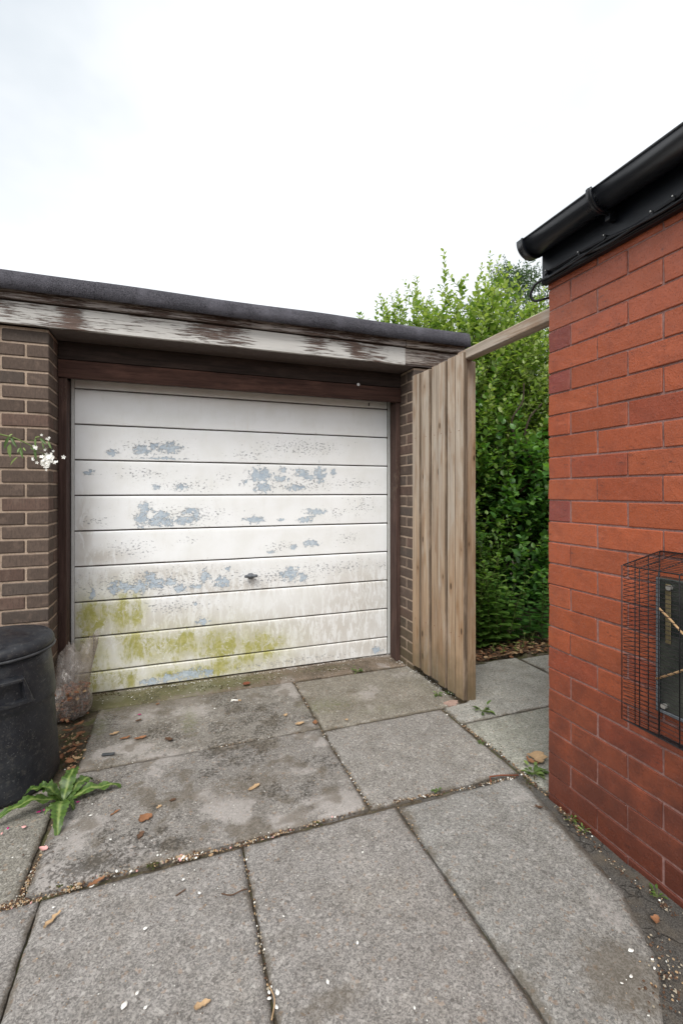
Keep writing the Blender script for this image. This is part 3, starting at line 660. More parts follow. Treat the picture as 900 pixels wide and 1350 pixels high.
# cables
def cab(pts, r=.0045, name='cable'):
    P = [Vector(p) for p in pts]; Q = []
    for i in range(len(P)-1):
        a, b, c, d = P[max(i-1, 0)], P[i], P[i+1], P[min(i+2, len(P)-1)]
        for k in range(8):
            t = k/8; Q.append(.5*((2*b)+(c-a)*t+(2*a-5*b+4*c-d)*t*t+(3*b-a-3*c+d)*t**3))
    Q.append(P[-1]); return inv(link(name, tube_mesh(name, Q, r, 8), M['cable'], house))
def fpt(px, py_, X=1.418):
    y, z = at_x(px, py_, X); return (X, y, z)
c1 = cab([fpt(718, 363), fpt(722, 357), fpt(735, 350), fpt(762, 334), fpt(798, 315), fpt(835, 298), fpt(868, 276), fpt(892, 260), fpt(925, 235), (1.418, .5, 2.18), (1.418, -.6, 2.19)], .005)
c2 = cab([(1.47, WY+.012, 2.085), (1.440, WY+.018, 2.075), (1.425, WY+.045, 2.078), (1.412, WY+.055, 2.100), (1.408, WY+.035, 2.125), (1.410, WY+.012, 2.138), fpt(730, 361, 1.414), fpt(750, 347, 1.414), fpt(765, 337, 1.412), fpt(800, 322, 1.414), fpt(850, 290, 1.414), fpt(900, 262, 1.414), (1.416, .5, 2.165), (1.416, -.6, 2.17)], .0055)
c3 = cab([fpt(722, 366, 1.410), fpt(745, 352, 1.408), fpt(764, 340, 1.406), fpt(800, 316, 1.410), fpt(856, 288, 1.410), fpt(905, 258, 1.410), (1.41, .5, 2.17), (1.41, -.6, 2.172)], .004)
for (a, b) in ((721, 359), (764, 335), (798, 313), (860, 282), (889, 262)):
    p = fpt(a, b); link('cable_clip', box_mesh('cable_clip', 1.409, 1.4275, p[1]-.004, p[1]+.004, p[2]-.008, p[2]+.009, bev=.002), M['cable'], c1)
    link('nail', box_mesh('nail', 1.406, 1.41, p[1]-.002, p[1]+.002, p[2]+.004, p[2]+.008), M['steel'], c1)

# wire cage
cage = thing('wire_cage', (1.454, 1.0, .5), 'dark wire cage with slanted bars fixed over the panel on the red brick wall', 'wire cage')
CY1, CY0 = 1.0195, .50; CXF, CXW = 1.284, 1.450; ZB = (.572, .492); ZTp = (1.044, 1.080)
def cz(f, x): 
    t = (x-CXF)/(CXW-CXF); b = ZB[0]*(1-t)+ZB[1]*t; tt = ZTp[0]*(1-t)+ZTp[1]*t; return b+(tt-b)*f
def wire(pts, r=.0011, name='wire', n=4, par=cage):
    return inv(link(name, tube_mesh(name, pts, r, n), M['wire'], par))
nrow = 38
for i in range(nrow+1):
    f = i/nrow; j = .0016*random.uniform(-1, 1)
    wire([(CXW, CY1, cz(f, CXW)+j), (CXF+.004, CY1, cz(f, CXF)+j+.001), (CXF, CY1-.004, cz(f, CXF)-j), (CXF, (CY0+CY1)/2, cz(f, CXF)+j), (CXF, CY0, cz(f, CXF)), (CXW, CY0, cz(f, CXW))], .0010 if 0 < i < nrow else .0022)
for x in (1.284, 1.340, 1.398, 1.448):
    for yy in (CY1, CY0): wire([(x, yy+.002, cz(0, x)), (x+.001, yy+.003, (cz(0, x)+cz(1, x))/2), (x, yy+.002, cz(1, x))], .0019)
y = CY1-.055
while y > CY0+.02:
    wire([(CXW, y, cz(0, CXW)), (CXF, y, cz(0, CXF)), (CXF-.001, y, cz(1, CXF)), (CXW, y, cz(1, CXW))], .0019); y -= .057
for q in range(1, 13):
    x = CXF+(CXW-CXF)*q/13
    for f in (0, 1): wire([(x, CY1, cz(f, x)), (x, CY0, cz(f, x))], .0009)
wire([(CXW, CY1, cz(1, CXW)), (CXW, CY0, cz(1, CXW))], .0025); wire([(CXW, CY1, cz(0, CXW)), (CXW, CY0, cz(0, CXW))], .0025)
tp = NT('panel_glass'); cc = tp.mix(tp.ramp(tp.noise(9, 5, .6), .35, .7), (.010, .014, .014), (.050, .055, .045))
M['panel'] = tp.done(cc, tp.ramp(tp.noise(14, 4), -.5, 2.2), tp.bump(tp.noise(30, 3), .001), .6)
vent = thing('wall_panel', (1.444, 1.0, .58), 'dark glassy panel with corner screws on the wall inside the cage', 'panel')
def vp(name, m, *a, **k): return inv(box(name, vent, m, *a, **k))
vp('panel_plate', M['panel'], 1.424, 1.4515, .54, 1.012, .583, 1.000, bev=.003)
vp('panel_rim', M['handle'], 1.419, 1.4235, 1.002, 1.014, .582, 1.001); vp('panel_rim', M['handle'], 1.419, 1.4235, .54, 1.0015, .580, .590)
vp('reflection_strip', M['strip'], 1.4205, 1.4238, .968, .985, .80, .985)  # added strip, coloured to imitate a faint reflection in the panel
for (a, b) in ((882, 775), (875, 931)):
    y, z = at_x(a, b, 1.42); V, Fc = [], []; tube(V, Fc, [(1.426, y, z), (1.413, y, z)], .008, 10); inv(link('screw', py('screw', V, Fc), M['steel'], vent))
def sp_(px, py_, X): y, z = at_x(px, py_, X); return (X, y, z)
st1 = link('thin_stick', tube_mesh('thin_stick', [sp_(868, 802, 1.40), sp_(884, 818, 1.39), sp_(905, 842, 1.37), sp_(925, 868, 1.36)], .0035, 6), M['stick'])
tag(st1, 'thin tan stick slanting down to the right inside the wire cage', 'stick')
st2 = link('thin_stick', tube_mesh('thin_stick', [sp_(864, 895, 1.41), sp_(884, 889, 1.39), sp_(905, 882, 1.37), sp_(925, 876, 1.36)], .0035, 6), M['stick'])
tag(st2, 'thin pale stick rising to the right low inside the wire cage', 'stick')

# ================================================================ fence panel, post and beam
fence = thing('fence_panel', (1.64, 2.6, 0), 'tall panel of weathered vertical boards between garage and path', 'fence')
FA, FB = Vector((1.560, 2.845)), Vector((1.624, 2.335))
def on_fence(px):
    t = math.tan(YAW+math.atan((px-450)/FPX)); d = FB-FA; k = (t*FA.y-FA.x)/(d.x-t*d.y); return FA+d*k, k
fang = math.atan2((FB-FA).x, -(FB-FA).y)
fp_ = [on_fence(px) for px in (543.5, 554, 558.8, 568, 578.6, 589.3, 600.8, 613.2)]
for i in range(7):
    (b, kb), (a, ka) = fp_[i], fp_[i+1]; w_ = (a-b).length; bm = bmesh.new(); km = (ka+kb)/2
    bx(bm, (-.004, -.000, -.011, -.003, -.012, -.004, -.010)[i], .022, -w_+.0025, -.0025, .052*(1-km)+random.uniform(.0, .012), 2.078+.034*km+random.uniform(-.007, .006), bev=.0045, jit=.0010)
    me = bm_mesh(bm, 'fence_board'); me.materials.append(M['fence']); me.materials.append(M['fence_edge'])
    for p in me.polygons:
        if abs(p.normal.x) < .9 and p.normal.z < .9: p.material_index = 1  # edge faces darker: shade of the grooves between boards put into the colour
    o = link('fence_board', me, None, fence, (b.x, b.y, 0)); inv(o)
    o.rotation_euler = (0, 0, fang+R((-1.6, 1.2, -.9, 1.6, -1.3, 1.0, -.6)[i]))
    if i != 1:
        for zz in (.39, 1.64):
            x0 = (-.004, -.000, -.011, -.003, -.012, -.004, -.010)[i]; V, Fc = [], []; tube(V, Fc, [(x0+.003, -w_/2+.004, zz), (x0-.0012, -w_/2+.004, zz)], .003, 8); link('nail', py('nail', V, Fc), M['rust'], o)
inv(link('rail', box_mesh('rail', 1.655, 1.69, 2.415, 2.855, .35, .43, bev=.003), M['post'], fence)); inv(link('rail', box_mesh('rail', 1.655, 1.69, 2.415, 2.855, 1.6, 1.68, bev=.003), M['post'], fence))
inv(link('post', box_mesh('post', 1.632, 1.720, 2.338, 2.412, -.02, 2.064, bev=.004, jit=.001), M['post'], fence))
# the last board, in front of the post edge
beam = tag(link('timber_beam', box_mesh('timber_beam', 1.628, 1.690, 1.492, 2.400, 2.066, 2.126, bev=.003, jit=.002), M['beam']), 'grey timber beam bridging from fence post to red brick house', 'beam')

# ================================================================ bin
binr = thing('dustbin', (-.7255, 2.379, 0), 'round black plastic dustbin with lid at the left edge', 'dustbin')
prof = [(0, .004), (.20, .002), (.222, .008), (.224, .02), (.2185, .10), (.211, .22), (.2025, .345), (.2035, .355), (.209, .366), (.2095, .38), (.205, .42), (.194, .52), (.183, .585), (0, .588)]
link('body', lathe('body', prof, 96), M['bin'], binr)
lp = [(0, .646), (.10, .645), (.15, .641), (.166, .634), (.178, .636), (.196, .631), (.207, .620), (.2125, .607), (.2125, .592), (.209, .586), (.200, .585), (.195, .60), (0, .60)]
link('lid', lathe('lid', lp, 96), M['bin'], binr, rot=(R(.6), R(-.8), 0))
link('lid_rim', lathe('lid_rim', [(.2125, .588), (.2165, .586), (.2175, .581), (.2155, .577), (.210, .578), (.2095, .585)], 96), M['binrim'], binr, rot=(R(.6), R(-.8), 0))  # paler ring: worn edge, with the rim highlight put into its colour
def handle(ang):
    V, Fc = [], []
    # slotted hand grip: a flared frame round a dark opening
    outer = [(-.118, .392), (.118, .392), (.080, .512), (-.080, .512)]; inner = [(-.080, .415), (.080, .415), (.066, .495), (-.066, .495)]
    r0, r1 = .196, .236
    def P(u, z, r): a = u/.21; return (r*math.sin(a), -r*math.cos(a), z)
    def seg(c, n=8):
        pts = []
        for i in range(4):
            a, b = c[i], c[(i+1) % 4]
            for k in range(n): t = k/n; pts.append((a[0]+(b[0]-a[0])*t, a[1]+(b[1]-a[1])*t))
        return pts
    so_, si = seg(outer), seg(inner); n = len(so_)
    L = [[P(u, z, .198) for u, z in so_], [P(u*.93, z+(.455-z)*.10, r1-.004) for u, z in so_], [P(u*.90, z+(.455-z)*.14, r1) for u, z in so_],
         [P(u*1.02, z, r1) for u, z in si], [P(u, z, r1-.006) for u, z in si], [P(u*.97, z, .203) for u, z in si]]
    for l in L: V += l
    for i in range(len(L)-1):
        for k in range(n):
            k2 = (k+1) % n; Fc.append((i*n+k, i*n+k2, (i+1)*n+k2, (i+1)*n+k))
    b = len(V); V.append(P(0, .455, .204))
    for k in range(n): Fc.append((5*n+k, 5*n+(k+1) % n, b))
    me = py('hand_grip', V, Fc); o = link('hand_grip', me, M['bin'], binr, rot=(0, 0, ang)); return o
handle(R(17)); handle(R(197))

# ================================================================ mulch bag
bc = Vector((-.565, 2.945, 0))
def bagfn(r, z, a):
    t = z/.42
    cx = .0+.055*max(0, t-.3); sx = 1+.35*max(0, t-.35); sy = 1-.75*max(0, min(1, (t-.3)*1.8))
    wr = 1+.10*mnoise.noise((math.cos(a)*2.2, math.sin(a)*2.2, z*5))+.03*mnoise.noise((math.cos(a)*5, math.sin(a)*5, z*12))
    zz = z
    if z > .2: zz = .2+(z-.2)*(.55+.60*(math.cos(a)*.5+.5))
    if z > .3: zz += (z-.3)*(.9*mnoise.noise((a*1.3, 3, 1))+.5*mnoise.noise((a*4, 7, 1)))
    fold = .012*max(0, t-.3)*math.sin(a*7+z*14)
    return (cx+(r+fold)*sx*math.cos(a)*wr, (r*sy+fold)*math.sin(a)*wr-.01*t, zz)
bp = [(0, .006), (.06, .003), (.092, .012), (.105, .04), (.108, .08), (.098, .12), (.090, .145), (.088, .17), (.092, .20), (.096, .24), (.098, .29), (.094, .34), (.088, .39), (.080, .43)]
tb = NT('clear_plastic_bag'); n = tb.noise(14, 3, .5, dist=.6)
tb.done(tb.mix(tb.ramp(n, .35, .7), (.36, .32, .29), (.46, .43, .41)), .14, tb.bump(tb.noise(16, 3, .5, sc=(1, 1, .35), dist=2.2), .02), .7)
tr = tb.new('ShaderNodeBsdfTransparent'); tb.put(tr.inputs[0], (.86, .82, .79)); ms = tb.new('ShaderNodeMixShader'); lw = tb.new('ShaderNodeLayerWeight'); lw.inputs[0].default_value = .35
tb.L(tb.math('ADD', tb.math('MULTIPLY', lw.outputs['Facing'], .45), tb.math('ADD', .22, tb.math('MULTIPLY', tb.ramp(tb.noise(30, 4, .6, sc=(1, 1, .4), dist=1.5), .56, .62), .22))), ms.inputs[0])
tb.L(tr.outputs[0], ms.inputs[1]); tb.L(tb.b.outputs[0], ms.inputs[2]); tb.L(ms.outputs[0], tb.n['Material Output'].inputs[0]); M['bag'] = tb.m
bag = link('plastic_bag', lathe('plastic_bag', bp, 48, True, bagfn), M['bag'], loc=bc); bag.rotation_euler = (0, 0, R(-12))
tag(bag, 'crumpled clear plastic bag standing between dustbin and garage door', 'bag')
def chips(name, pts, mats, label=None, cat=None, parent=None, flat=.3):
    V, Fc, mi = [], [], []
    for (x, y, z, s, k) in pts:
        a = random.uniform(0, 6.28); el = random.uniform(.35, 1); b = len(V)
        ca, sa = math.cos(a), math.sin(a); tl = random.uniform(-.5, .5)
        n = 5; ring = [(math.cos(q*2*math.pi/n)*s*random.uniform(.7, 1.2), math.sin(q*2*math.pi/n)*s*el*random.uniform(.7, 1.2)) for q in range(n)]
        for (u, v) in ring: V.append((x+u*ca-v*sa, y+u*sa+v*ca, z+tl*u*.4))
        for (u, v) in ring: u *= .7; v *= .7; V.append((x+u*ca-v*sa, y+u*sa+v*ca, z+s*flat*random.uniform(.6, 1.4)+tl*u*.4))
        Fc.append(tuple(b+n+q for q in range(n))); mi.append(k)
        for q in range(n): q2 = (q+1) % n; Fc.append((b+q, b+q2, b+n+q2, b+n+q)); mi.append(k)
    me = py(name, V, Fc); 
    for m in mats: me.materials.append(m)
    me.polygons.foreach_set('material_index', mi)
    o = link(name, me); o['kind'] = 'stuff'
    if parent is None: tag(o, label, cat)
    else: o.parent = parent
    return o
P_ = []
for _ in range(620):
    a = random.uniform(0, 6.28); r = .094*math.sqrt(random.random()); P_.append((bc.x+r*math.cos(a), bc.y+r*math.sin(a), random.uniform(.01, .185-.3*r), random.uniform(.007, .020), random.choice([0, 0, 1, 2])))
chips('bark_chips', P_, [M['mulch'], M['tan'], M['dryd']], 'reddish brown bark chips filling the bottom of the plastic bag', 'bark chips', flat=.5)

# ================================================================ leaves, plants
def smoothline(P, n=6):
    P = [Vector(p) for p in P]; Q = []
    for i in range(len(P)-1):
        a, b, c, d = P[max(i-1, 0)], P[i], P[i+1], P[min(i+2, len(P)-1)]
        for k in range(n):
            t = k/n; Q.append(.5*((2*b)+(c-a)*t+(2*a-5*b+4*c-d)*t*t+(3*b-a-3*c+d)*t**3))
    Q.append(P[-1]); return Q
class Leaves:
    """many small leaves, each a creased blade of eight triangles, gathered into one foliage mesh"""
    T = np.array([(0, 0, 0), (-.42, .32, .08), (.42, .32, .08), (-.36, .68, .05), (.36, .68, .05), (0, 1, -.10), (0, .34, -.02), (0, .68, -.04)])
    Fq = [(0, 6, 1), (0, 2, 6), (1, 6, 7, 3), (6, 2, 4, 7), (3, 7, 5), (7, 4, 5)]
    def __init__(s): s.p = []; s.d = []; s.n = []; s.l = []; s.w = []; s.t = []
    def add(s, p, d, nrm, l, w, t): s.p.append(p[:]); s.d.append(d[:]); s.n.append(nrm[:]); s.l.append(l); s.w.append(w); s.t.append(t)
    def mesh(s, name, mat):
        p = np.array(s.p); d = np.array(s.d); n = np.array(s.n); l = np.array(s.l)[:, None, None]; w_ = np.array(s.w)[:, None, None]
        d /= np.linalg.norm(d, axis=1)[:, None]+1e-9; x = np.cross(d, n); x /= np.linalg.norm(x, axis=1)[:, None]+1e-9; z = np.cross(x, d)
        T = Leaves.T
        V = p[:, None]+x[:, None]*(T[None, :, 0:1]*w_)+d[:, None]*(T[None, :, 1:2]*l)+z[:, None]*(T[None, :, 2:3]*l)
        N = len(p); V = V.reshape(-1, 3); faces = []
        idx = (np.arange(N)*8)
        tri = np.array([f for f in Leaves.Fq if len(f) == 3]); quad = np.array([f for f in Leaves.Fq if len(f) == 4])
        ft = (idx[:, None, None]+tri[None]).reshape(-1, 3); fq = (idx[:, None, None]+quad[None]).reshape(-1, 4)
        me = bpy.data.meshes.new(name); me.vertices.add(len(V)); me.vertices.foreach_set('co', V.astype('f').ravel())
        me.loops.add(ft.size+fq.size); me.loops.foreach_set('vertex_index', np.concatenate([ft.ravel(), fq.ravel()]).astype('i'))
        nf = len(ft)+len(fq); me.polygons.add(nf)
        ls = np.concatenate([np.arange(len(ft))*3, ft.size+np.arange(len(fq))*4]).astype('i'); me.polygons.foreach_set('loop_start', ls)
        me.update(calc_edges=True)
        at = me.attributes.new('tint', 'FLOAT', 'POINT'); at.data.foreach_set('value', np.repeat(np.array(s.t, 'f'), 8))
        me.materials.append(mat); return me
def rdir(): 
    v = Vector((random.gauss(0, 1), random.gauss(0, 1), random.gauss(0, 1))); return v.normalized()
def shoot(Lv, V, Fc, base, direc, length, leaf=.05, wid=.6, gap=.022, r=.004, droop=.0, up=.5, tbase=.5, opp=False, wander=.25):
    """a leafy shoot: a thin tapering stem with leaves set round it"""
    p = Vector(base); d = Vector(direc).normalized(); st = .04; n = max(3, int(length/st)); pts = [p.copy()]
    for i in range(n):
        d = (d+rdir()*wander*.35+Vector((0, 0, up*.06-droop*.06))).normalized(); p = p+d*st; pts.append(p.copy())
    tube(V, Fc, pts, [max(.0012, r*(1-i/(n+1))) for i in range(n+1)], 4, False)
    t = 0; L_ = n*st; ph = random.uniform(0, 6.28)
    while t < L_:
        i = min(int(t/st), n-1); q = pts[i].lerp(pts[i+1], (t-i*st)/st); dd = (pts[i+1]-pts[i]).normalized()
        a = dd.cross(Vector((.3, .2, 1))).normalized(); b = dd.cross(a); f = t/L_
        for m_ in range(2 if opp else 1):
            an = ph+m_*math.pi; side = a*math.cos(an)+b*math.sin(an)
            ld = (side*1.0+dd*(.35+.5*f)+Vector((0, 0, .15))+rdir()*.3); sz = leaf*random.uniform(.65, 1.15)*(1-.45*f**3)
            nn = Vector((0, 0, 1))+rdir()*.55+side*.2
            Lv.add(q, ld, nn, sz, sz*wid, min(1, max(0, tbase+.35*(f-.5)+random.gauss(0, .22)+(.5 if random.random() < .03 else 0))))
        ph += 2.4 if not opp else 1.57; t += gap*random.uniform(.7, 1.3)
def finish_plant(root, Lv, V, Fc, mat, wood='twigs', wm=None):
    off = root.location
    o = inv(link('foliage', Lv.mesh('foliage', mat), None, root)); o['kind'] = 'stuff'
    if V: inv(link(wood, py(wood, V, Fc, True), wm or M['bark'], root))['kind'] = 'stuff'
def shrub(name, loc, label, cat, mat, size, nshoot, leaf, limbs=5, shoots_up=.7, tops=0, toplen=.7, tbase=.5, group=None, ycut=None, wid=.6, gap=.024, zmin=.15, ln=(.35, .7)):
    root = thing(name, loc, label, cat, group); rx, ry, h = size; Lv = Leaves(); V, Fc = [], []
    base = Vector(loc); tips = []
    for k in range(limbs):
        a = 6.28*k/limbs+random.uniform(-.4, .4); rr = random.uniform(.3, .8)
        e = base+Vector((math.cos(a)*rx*rr, math.sin(a)*ry*rr, h*random.uniform(.6, .85)))
        mid = base.lerp(e, .5)+Vector((random.uniform(-.1, .1), random.uniform(-.1, .1), random.uniform(-.05, .15)))
        m1 = base.lerp(mid, .5)+rdir()*.05
        P = smoothline([base+Vector((math.cos(a)*.05, math.sin(a)*.05, -.03)), m1, mid, mid.lerp(e, .5)+rdir()*.07, e], 4); inv(link('limb', tube_mesh('limb', P, list(np.linspace(.024, .007, len(P))), 6), M['bark'], root)); tips += P[5:]
    for k in range(nshoot):
        a = random.uniform(0, 6.28); rr = math.sqrt(random.random())*.95; zf = random.uniform(zmin/h, .9)
        env = math.sin(min(1, .25+zf*1.1)*math.pi*.62+.2)**.5 if zf < .8 else .85
        p = base+Vector((math.cos(a)*rx*rr*env, math.sin(a)*ry*rr*env, zf*h))
        if ycut and p.y < ycut: p.y = ycut+random.uniform(0, .1)
        d = Vector((math.cos(a)*(.7), math.sin(a)*.7, shoots_up*random.uniform(.3, 1.5)))
        shoot(Lv, V, Fc, p, d, random.uniform(*ln), leaf, wid, gap, .004, tbase=tbase+.25*(zf-.5), up=shoots_up)
    for k in range(tops):
        a = random.uniform(0, 6.28); rr = math.sqrt(random.random())*.8
        p = base+Vector((math.cos(a)*rx*rr, math.sin(a)*ry*rr, h*random.uniform(.78, .95)))
        shoot(Lv, V, Fc, p, (random.uniform(-.18, .18), random.uniform(-.18, .18), 1), toplen*random.uniform(.45, 1.35), leaf*1.0, wid, gap*.85, .005, up=1.2, tbase=tbase+.15, wander=.15)
        for _ in range(5):
            q = p+Vector((0, 0, random.uniform(.05, .4)))
            shoot(Lv, V, Fc, q, (random.uniform(-1, 1), random.uniform(-1, 1), 1.2), random.uniform(.12, .28), leaf*.85, wid, gap, .003, tbase=tbase+.1, up=1.)
    finish_plant(root, Lv, V, Fc, mat); return root

TL = dict(wid=.62, gap=.021)
shrub('tall_shrub', (2.34, 4.50, 0), 'bright green shrub with upright shoots rising above the garage roof', 'shrub', M['leaf_b'], (.46, .45, 3.12), 230, .072, tops=20, toplen=.72, tbase=.55, **TL)
shrub('tall_shrub', (2.95, 4.00, 0), 'tall pale green shrub filling the gap above the timber beam', 'shrub', M['leaf_b'], (.55, .52, 3.20), 520, .080, tops=15, toplen=.74, tbase=.6, zmin=1.1, ycut=3.5, **TL)
shrub('tall_shrub', (3.75, 4.15, 0), 'leafy green shrub partly behind the red brick corner', 'shrub', M['leaf_b'], (.55, .6, 3.15), 420, .080, tops=12, toplen=.55, tbase=.55, zmin=1.1, **TL)
shrub('leafy_bush', (3.20, 3.80, 0), 'dark green bush behind the path below the pale shrub', 'shrub', M['leaf_d'], (.66, .45, 1.85), 440, .10, tbase=.55, ycut=3.25, wid=.85, zmin=.1, gap=.026)
shrub('leafy_bush', (2.55, 3.85, 0), 'mid green bush close behind the fence post', 'shrub', M['leaf_m'], (.45, .45, 2.15), 340, .078, tbase=.5, ycut=3.3, wid=.7, zmin=.1)
shrub('background_bush', (3.6, 5.4, 0), 'deep green bush far behind the path', 'shrub', M['leaf_m'], (1.1, .8, 2.8), 520, .11, tbase=.35, gap=.04, ln=(.5, .9))
shrub('background_bush', (4.85, 4.0, 0), 'green bush hidden mostly behind the house corner', 'shrub', M['leaf_m'], (.8, .8, 2.5), 330, .10, tbase=.4, gap=.04, ln=(.5, .9))
shrub('small_leaf_bush', (2.36, 3.50, 0), 'pale small leaved bush against the back of the fence post', 'shrub', M['leaf_v'], (.14, .14, 1.15), 40, .036, limbs=3, tbase=.4, gap=.018, ln=(.12, .25), wid=.5)

def nettle(loc, n, h, leaf, label, spread=.2, mat='leaf_m', tb=.7, name='leafy_plant', cat='plant'):
    root = thing(name, loc, label, cat); Lv = Leaves(); V, Fc = [], []
    for k in range(n):
        a = random.uniform(0, 6.28); r = spread*math.sqrt(random.random()); b = Vector(loc)+Vector((r*math.cos(a), r*math.sin(a), 0))
        hh = h*random.uniform(.6, 1.1); q = b.copy(); d = Vector((math.cos(a)*.2, math.sin(a)*.2-.05, 1)); pts = [q.copy()]
        m = int(hh/.05)
        for i in range(m): d = (d+rdir()*.12).normalized(); q = q+d*.05; pts.append(q.copy())
        inv(link('stem', tube_mesh('stem', pts, .003, 4), M['stem'], root)); ph = random.uniform(0, 3)
        for i in range(1, len(pts)):
            f = i/len(pts); sz = leaf*(1.1-.65*f)*random.uniform(.8, 1.15)
            for s in (0, math.pi):
                dd = Vector((math.cos(ph+s), math.sin(ph+s), .15 if f < .8 else .6)); Lv.add(pts[i], dd, Vector((0, 0, 1))+rdir()*.25, sz, sz*.75, min(1, max(0, tb*(.45+.6*f)+random.gauss(0, .1))))
            ph += 1.57
    finish_plant(root, Lv, V, Fc, M[mat], 'stem', M['stem']); return root
nettle((2.36, 3.13, 0), 15, .80, .105, 'bright broad leaved plant low beside the fence post on the bed edge', .20)
nettle((2.95, 3.20, 0), 12, .62, .11, 'darker broad leaved plant at the back edge of the path near the house corner', .24, 'leaf_d', .75)
nettle((2.62, 3.35, 0), 11, .95, .09, 'taller leafy plant between the two broad leaved plants', .18, 'leaf_m', .5)
nettle((2.44, 2.93, 0), 8, .17, .040, 'low yellowish ground plant spilling onto the path edge', .15, 'leaf_v', .7, 'ground_plant')
nettle((2.80, 2.98, 0), 10, .16, .038, 'low pale sprigs among dry leaves at the bed edge', .22, 'leaf_v', .5, 'ground_plant')
# bare dark limbs seen through the leaves
lr = thing('dark_branch', (2.95, 3.5, 0), 'dark forked branch showing through the leaves above the path', 'branch')
def lp3(px, py_, Y): x, z = at_y(px, py_, Y); return (x, Y, z)
for P, r0, r1 in (([lp3(673, 660, 3.5), lp3(675, 625, 3.4), lp3(680, 590, 3.35), lp3(674, 555, 3.33), lp3(688, 530, 3.33), lp3(690, 505, 3.35)], .015, .006),
                  ([lp3(683, 650, 3.45), lp3(702, 625, 3.4), lp3(696, 598, 3.36), lp3(692, 575, 3.34), lp3(698, 550, 3.33), lp3(714, 532, 3.34)], .016, .007),
                  ([lp3(680, 590, 3.35), lp3(690, 580, 3.34), lp3(692, 565, 3.34)], .010, .007), ([lp3(704, 627, 3.4), lp3(716, 622, 3.4), lp3(735, 612, 3.45)], .016, .012),
                  ([(2.95, 3.9, .0), (2.85, 3.7, .7), lp3(673, 660, 3.5)], .024, .015)):
    Q = smoothline(P, 5); inv(link('limb', tube_mesh('limb', Q, list(np.linspace(r0, r1, len(Q))), 7), M['bark'], lr))
# thin top sprig
root = thing('distant_tree', (9.9, 11.6, 0), 'blue green tree in the distance behind the shrubs', 'tree'); Lv = Leaves(); V, Fc = [], []
tx, ty = 9.9, 11.6
inv(link('trunk', tube_mesh('trunk', [(tx, ty, -.05), (tx+.1, ty, 2.5), (tx, ty+.1, 5), (tx, ty, 6.8)], [.2, .15, .09, .03], 8), M['bark'], root))
for k in range(1100):
    zf = random.random(); r = 1.9*(math.sin((.15+.85*zf)*math.pi)**.6)*random.uniform(.3, 1); a = random.uniform(0, 6.28)
    p = Vector((tx+r*math.cos(a), ty+r*math.sin(a), 2.4+zf*5.6+.4*mnoise.noise((a*2, zf*5, 1))))
    shoot(Lv, V, Fc, p, (math.cos(a), math.sin(a), .5), random.uniform(.3, .7), .14, .4, .035, .006, tbase=.5, up=.5)
finish_plant(root, Lv, V, Fc, M['leaf_blue'])

# flowering stem hanging in from the left
fr = thing('flowering_shrub', (-1.15, 2.66, 0), 'white flowering sprig reaching across the brown brick pier', 'shrub')
Lv = Leaves(); V, Fc = [], []
def fp(px, py_, d=2.2):
    l = (px-450)/FPX*d; return Vector((l*math.cos(YAW)+d*math.sin(YAW), -l*math.sin(YAW)+d*math.cos(YAW), CAM_H-(py_-648)*d/FPX))
main = smoothline([(-1.15, 2.66, -.02), (-1.16, 2.66, .6), (-1.12, 2.66, 1.2), fp(-35, 566), fp(-10, 570), fp(2, 573), fp(18, 577), fp(30, 582), fp(42, 588), fp(50, 594)], 5)
tube(V, Fc, main, list(np.linspace(.008, .0020, len(main))), 6, False)
for P in ([fp(30, 582), fp(46, 580), fp(58, 572)], [fp(42, 588), fp(55, 592), fp(66, 590)], [fp(28, 582), fp(27, 592), fp(24, 600)], [fp(50, 594), fp(60, 600), fp(70, 606)]):
    tube(V, Fc, smoothline(P, 4), .0011, 5, False)
for (x0, y0, x1, y1, w_, t_) in ((14, 574, 5, 592, .022, .3), (15, 575, 22, 590, .02, .25), (14, 584, 13, 603, .026, .75), (28, 590, 30, 604, .02, .5), (24, 602, 13, 613, .013, 1.), (17, 572, 12, 575, .014, .9), (27, 590, 23, 597, .015, .7),
                                 (47, 590, 48, 607, .018, .3), (48, 577, 47, 590, .016, .6), (53, 577, 62, 586, .018, .35), (57, 580, 58, 592, .014, .5), (64, 581, 68, 592, .014, .6), (40, 590, 47, 594, .01, .4), (1, 588, -6, 600, .02, .4), (-4, 572, -10, 590, .022, .5), (46, 578, 52, 575, .012, .9), (31, 590, 34, 594, .01, 1.)):
    a, b = fp(x0, y0), fp(x1, y1, 2.185); Lv.add(a, b-a, Vector((-.3, -1, .4))+rdir()*.3, (b-a).length, w_*.9, t_)
finish_plant(fr, Lv, V, Fc, M['leaf_w'], 'stem', M['stem'])
V, Fc = [], []
for k in range(70):
    if k < 50: px, py_ = 64+random.gauss(0, 6.5), 607+random.gauss(0, 4)
    else: px, py_ = random.choice([(60, 570), (63, 577), (54, 573), (61, 592), (46, 590), (70, 598), (44, 605)]); px += random.gauss(0, 1.5); py_ += random.gauss(0, 1.5)
    c = fp(px, py_, 2.2+random.uniform(-.02, .02)); nrm = (Vector((-.2, -1, .3))+rdir()*.6).normalized(); a = nrm.orthogonal().normalized(); b = nrm.cross(a); s = random.uniform(.007, .0115) if k < 50 else .006
    for q in range(5):
        an = q*1.2566; d1 = a*math.cos(an)+b*math.sin(an); d2 = a*math.cos(an+.5)+b*math.sin(an+.5); d0 = a*math.cos(an-.5)+b*math.sin(an-.5)
        i = len(V); V += [c, c+d0*s*.7+nrm*.001, c+d1*s*1.15+nrm*.0025, c+d2*s*.7+nrm*.001]; Fc.append((i, i+1, i+2, i+3))
o = inv(link('blossom', py('blossom', V, Fc), M['white'], fr)); o['kind'] = 'stuff'

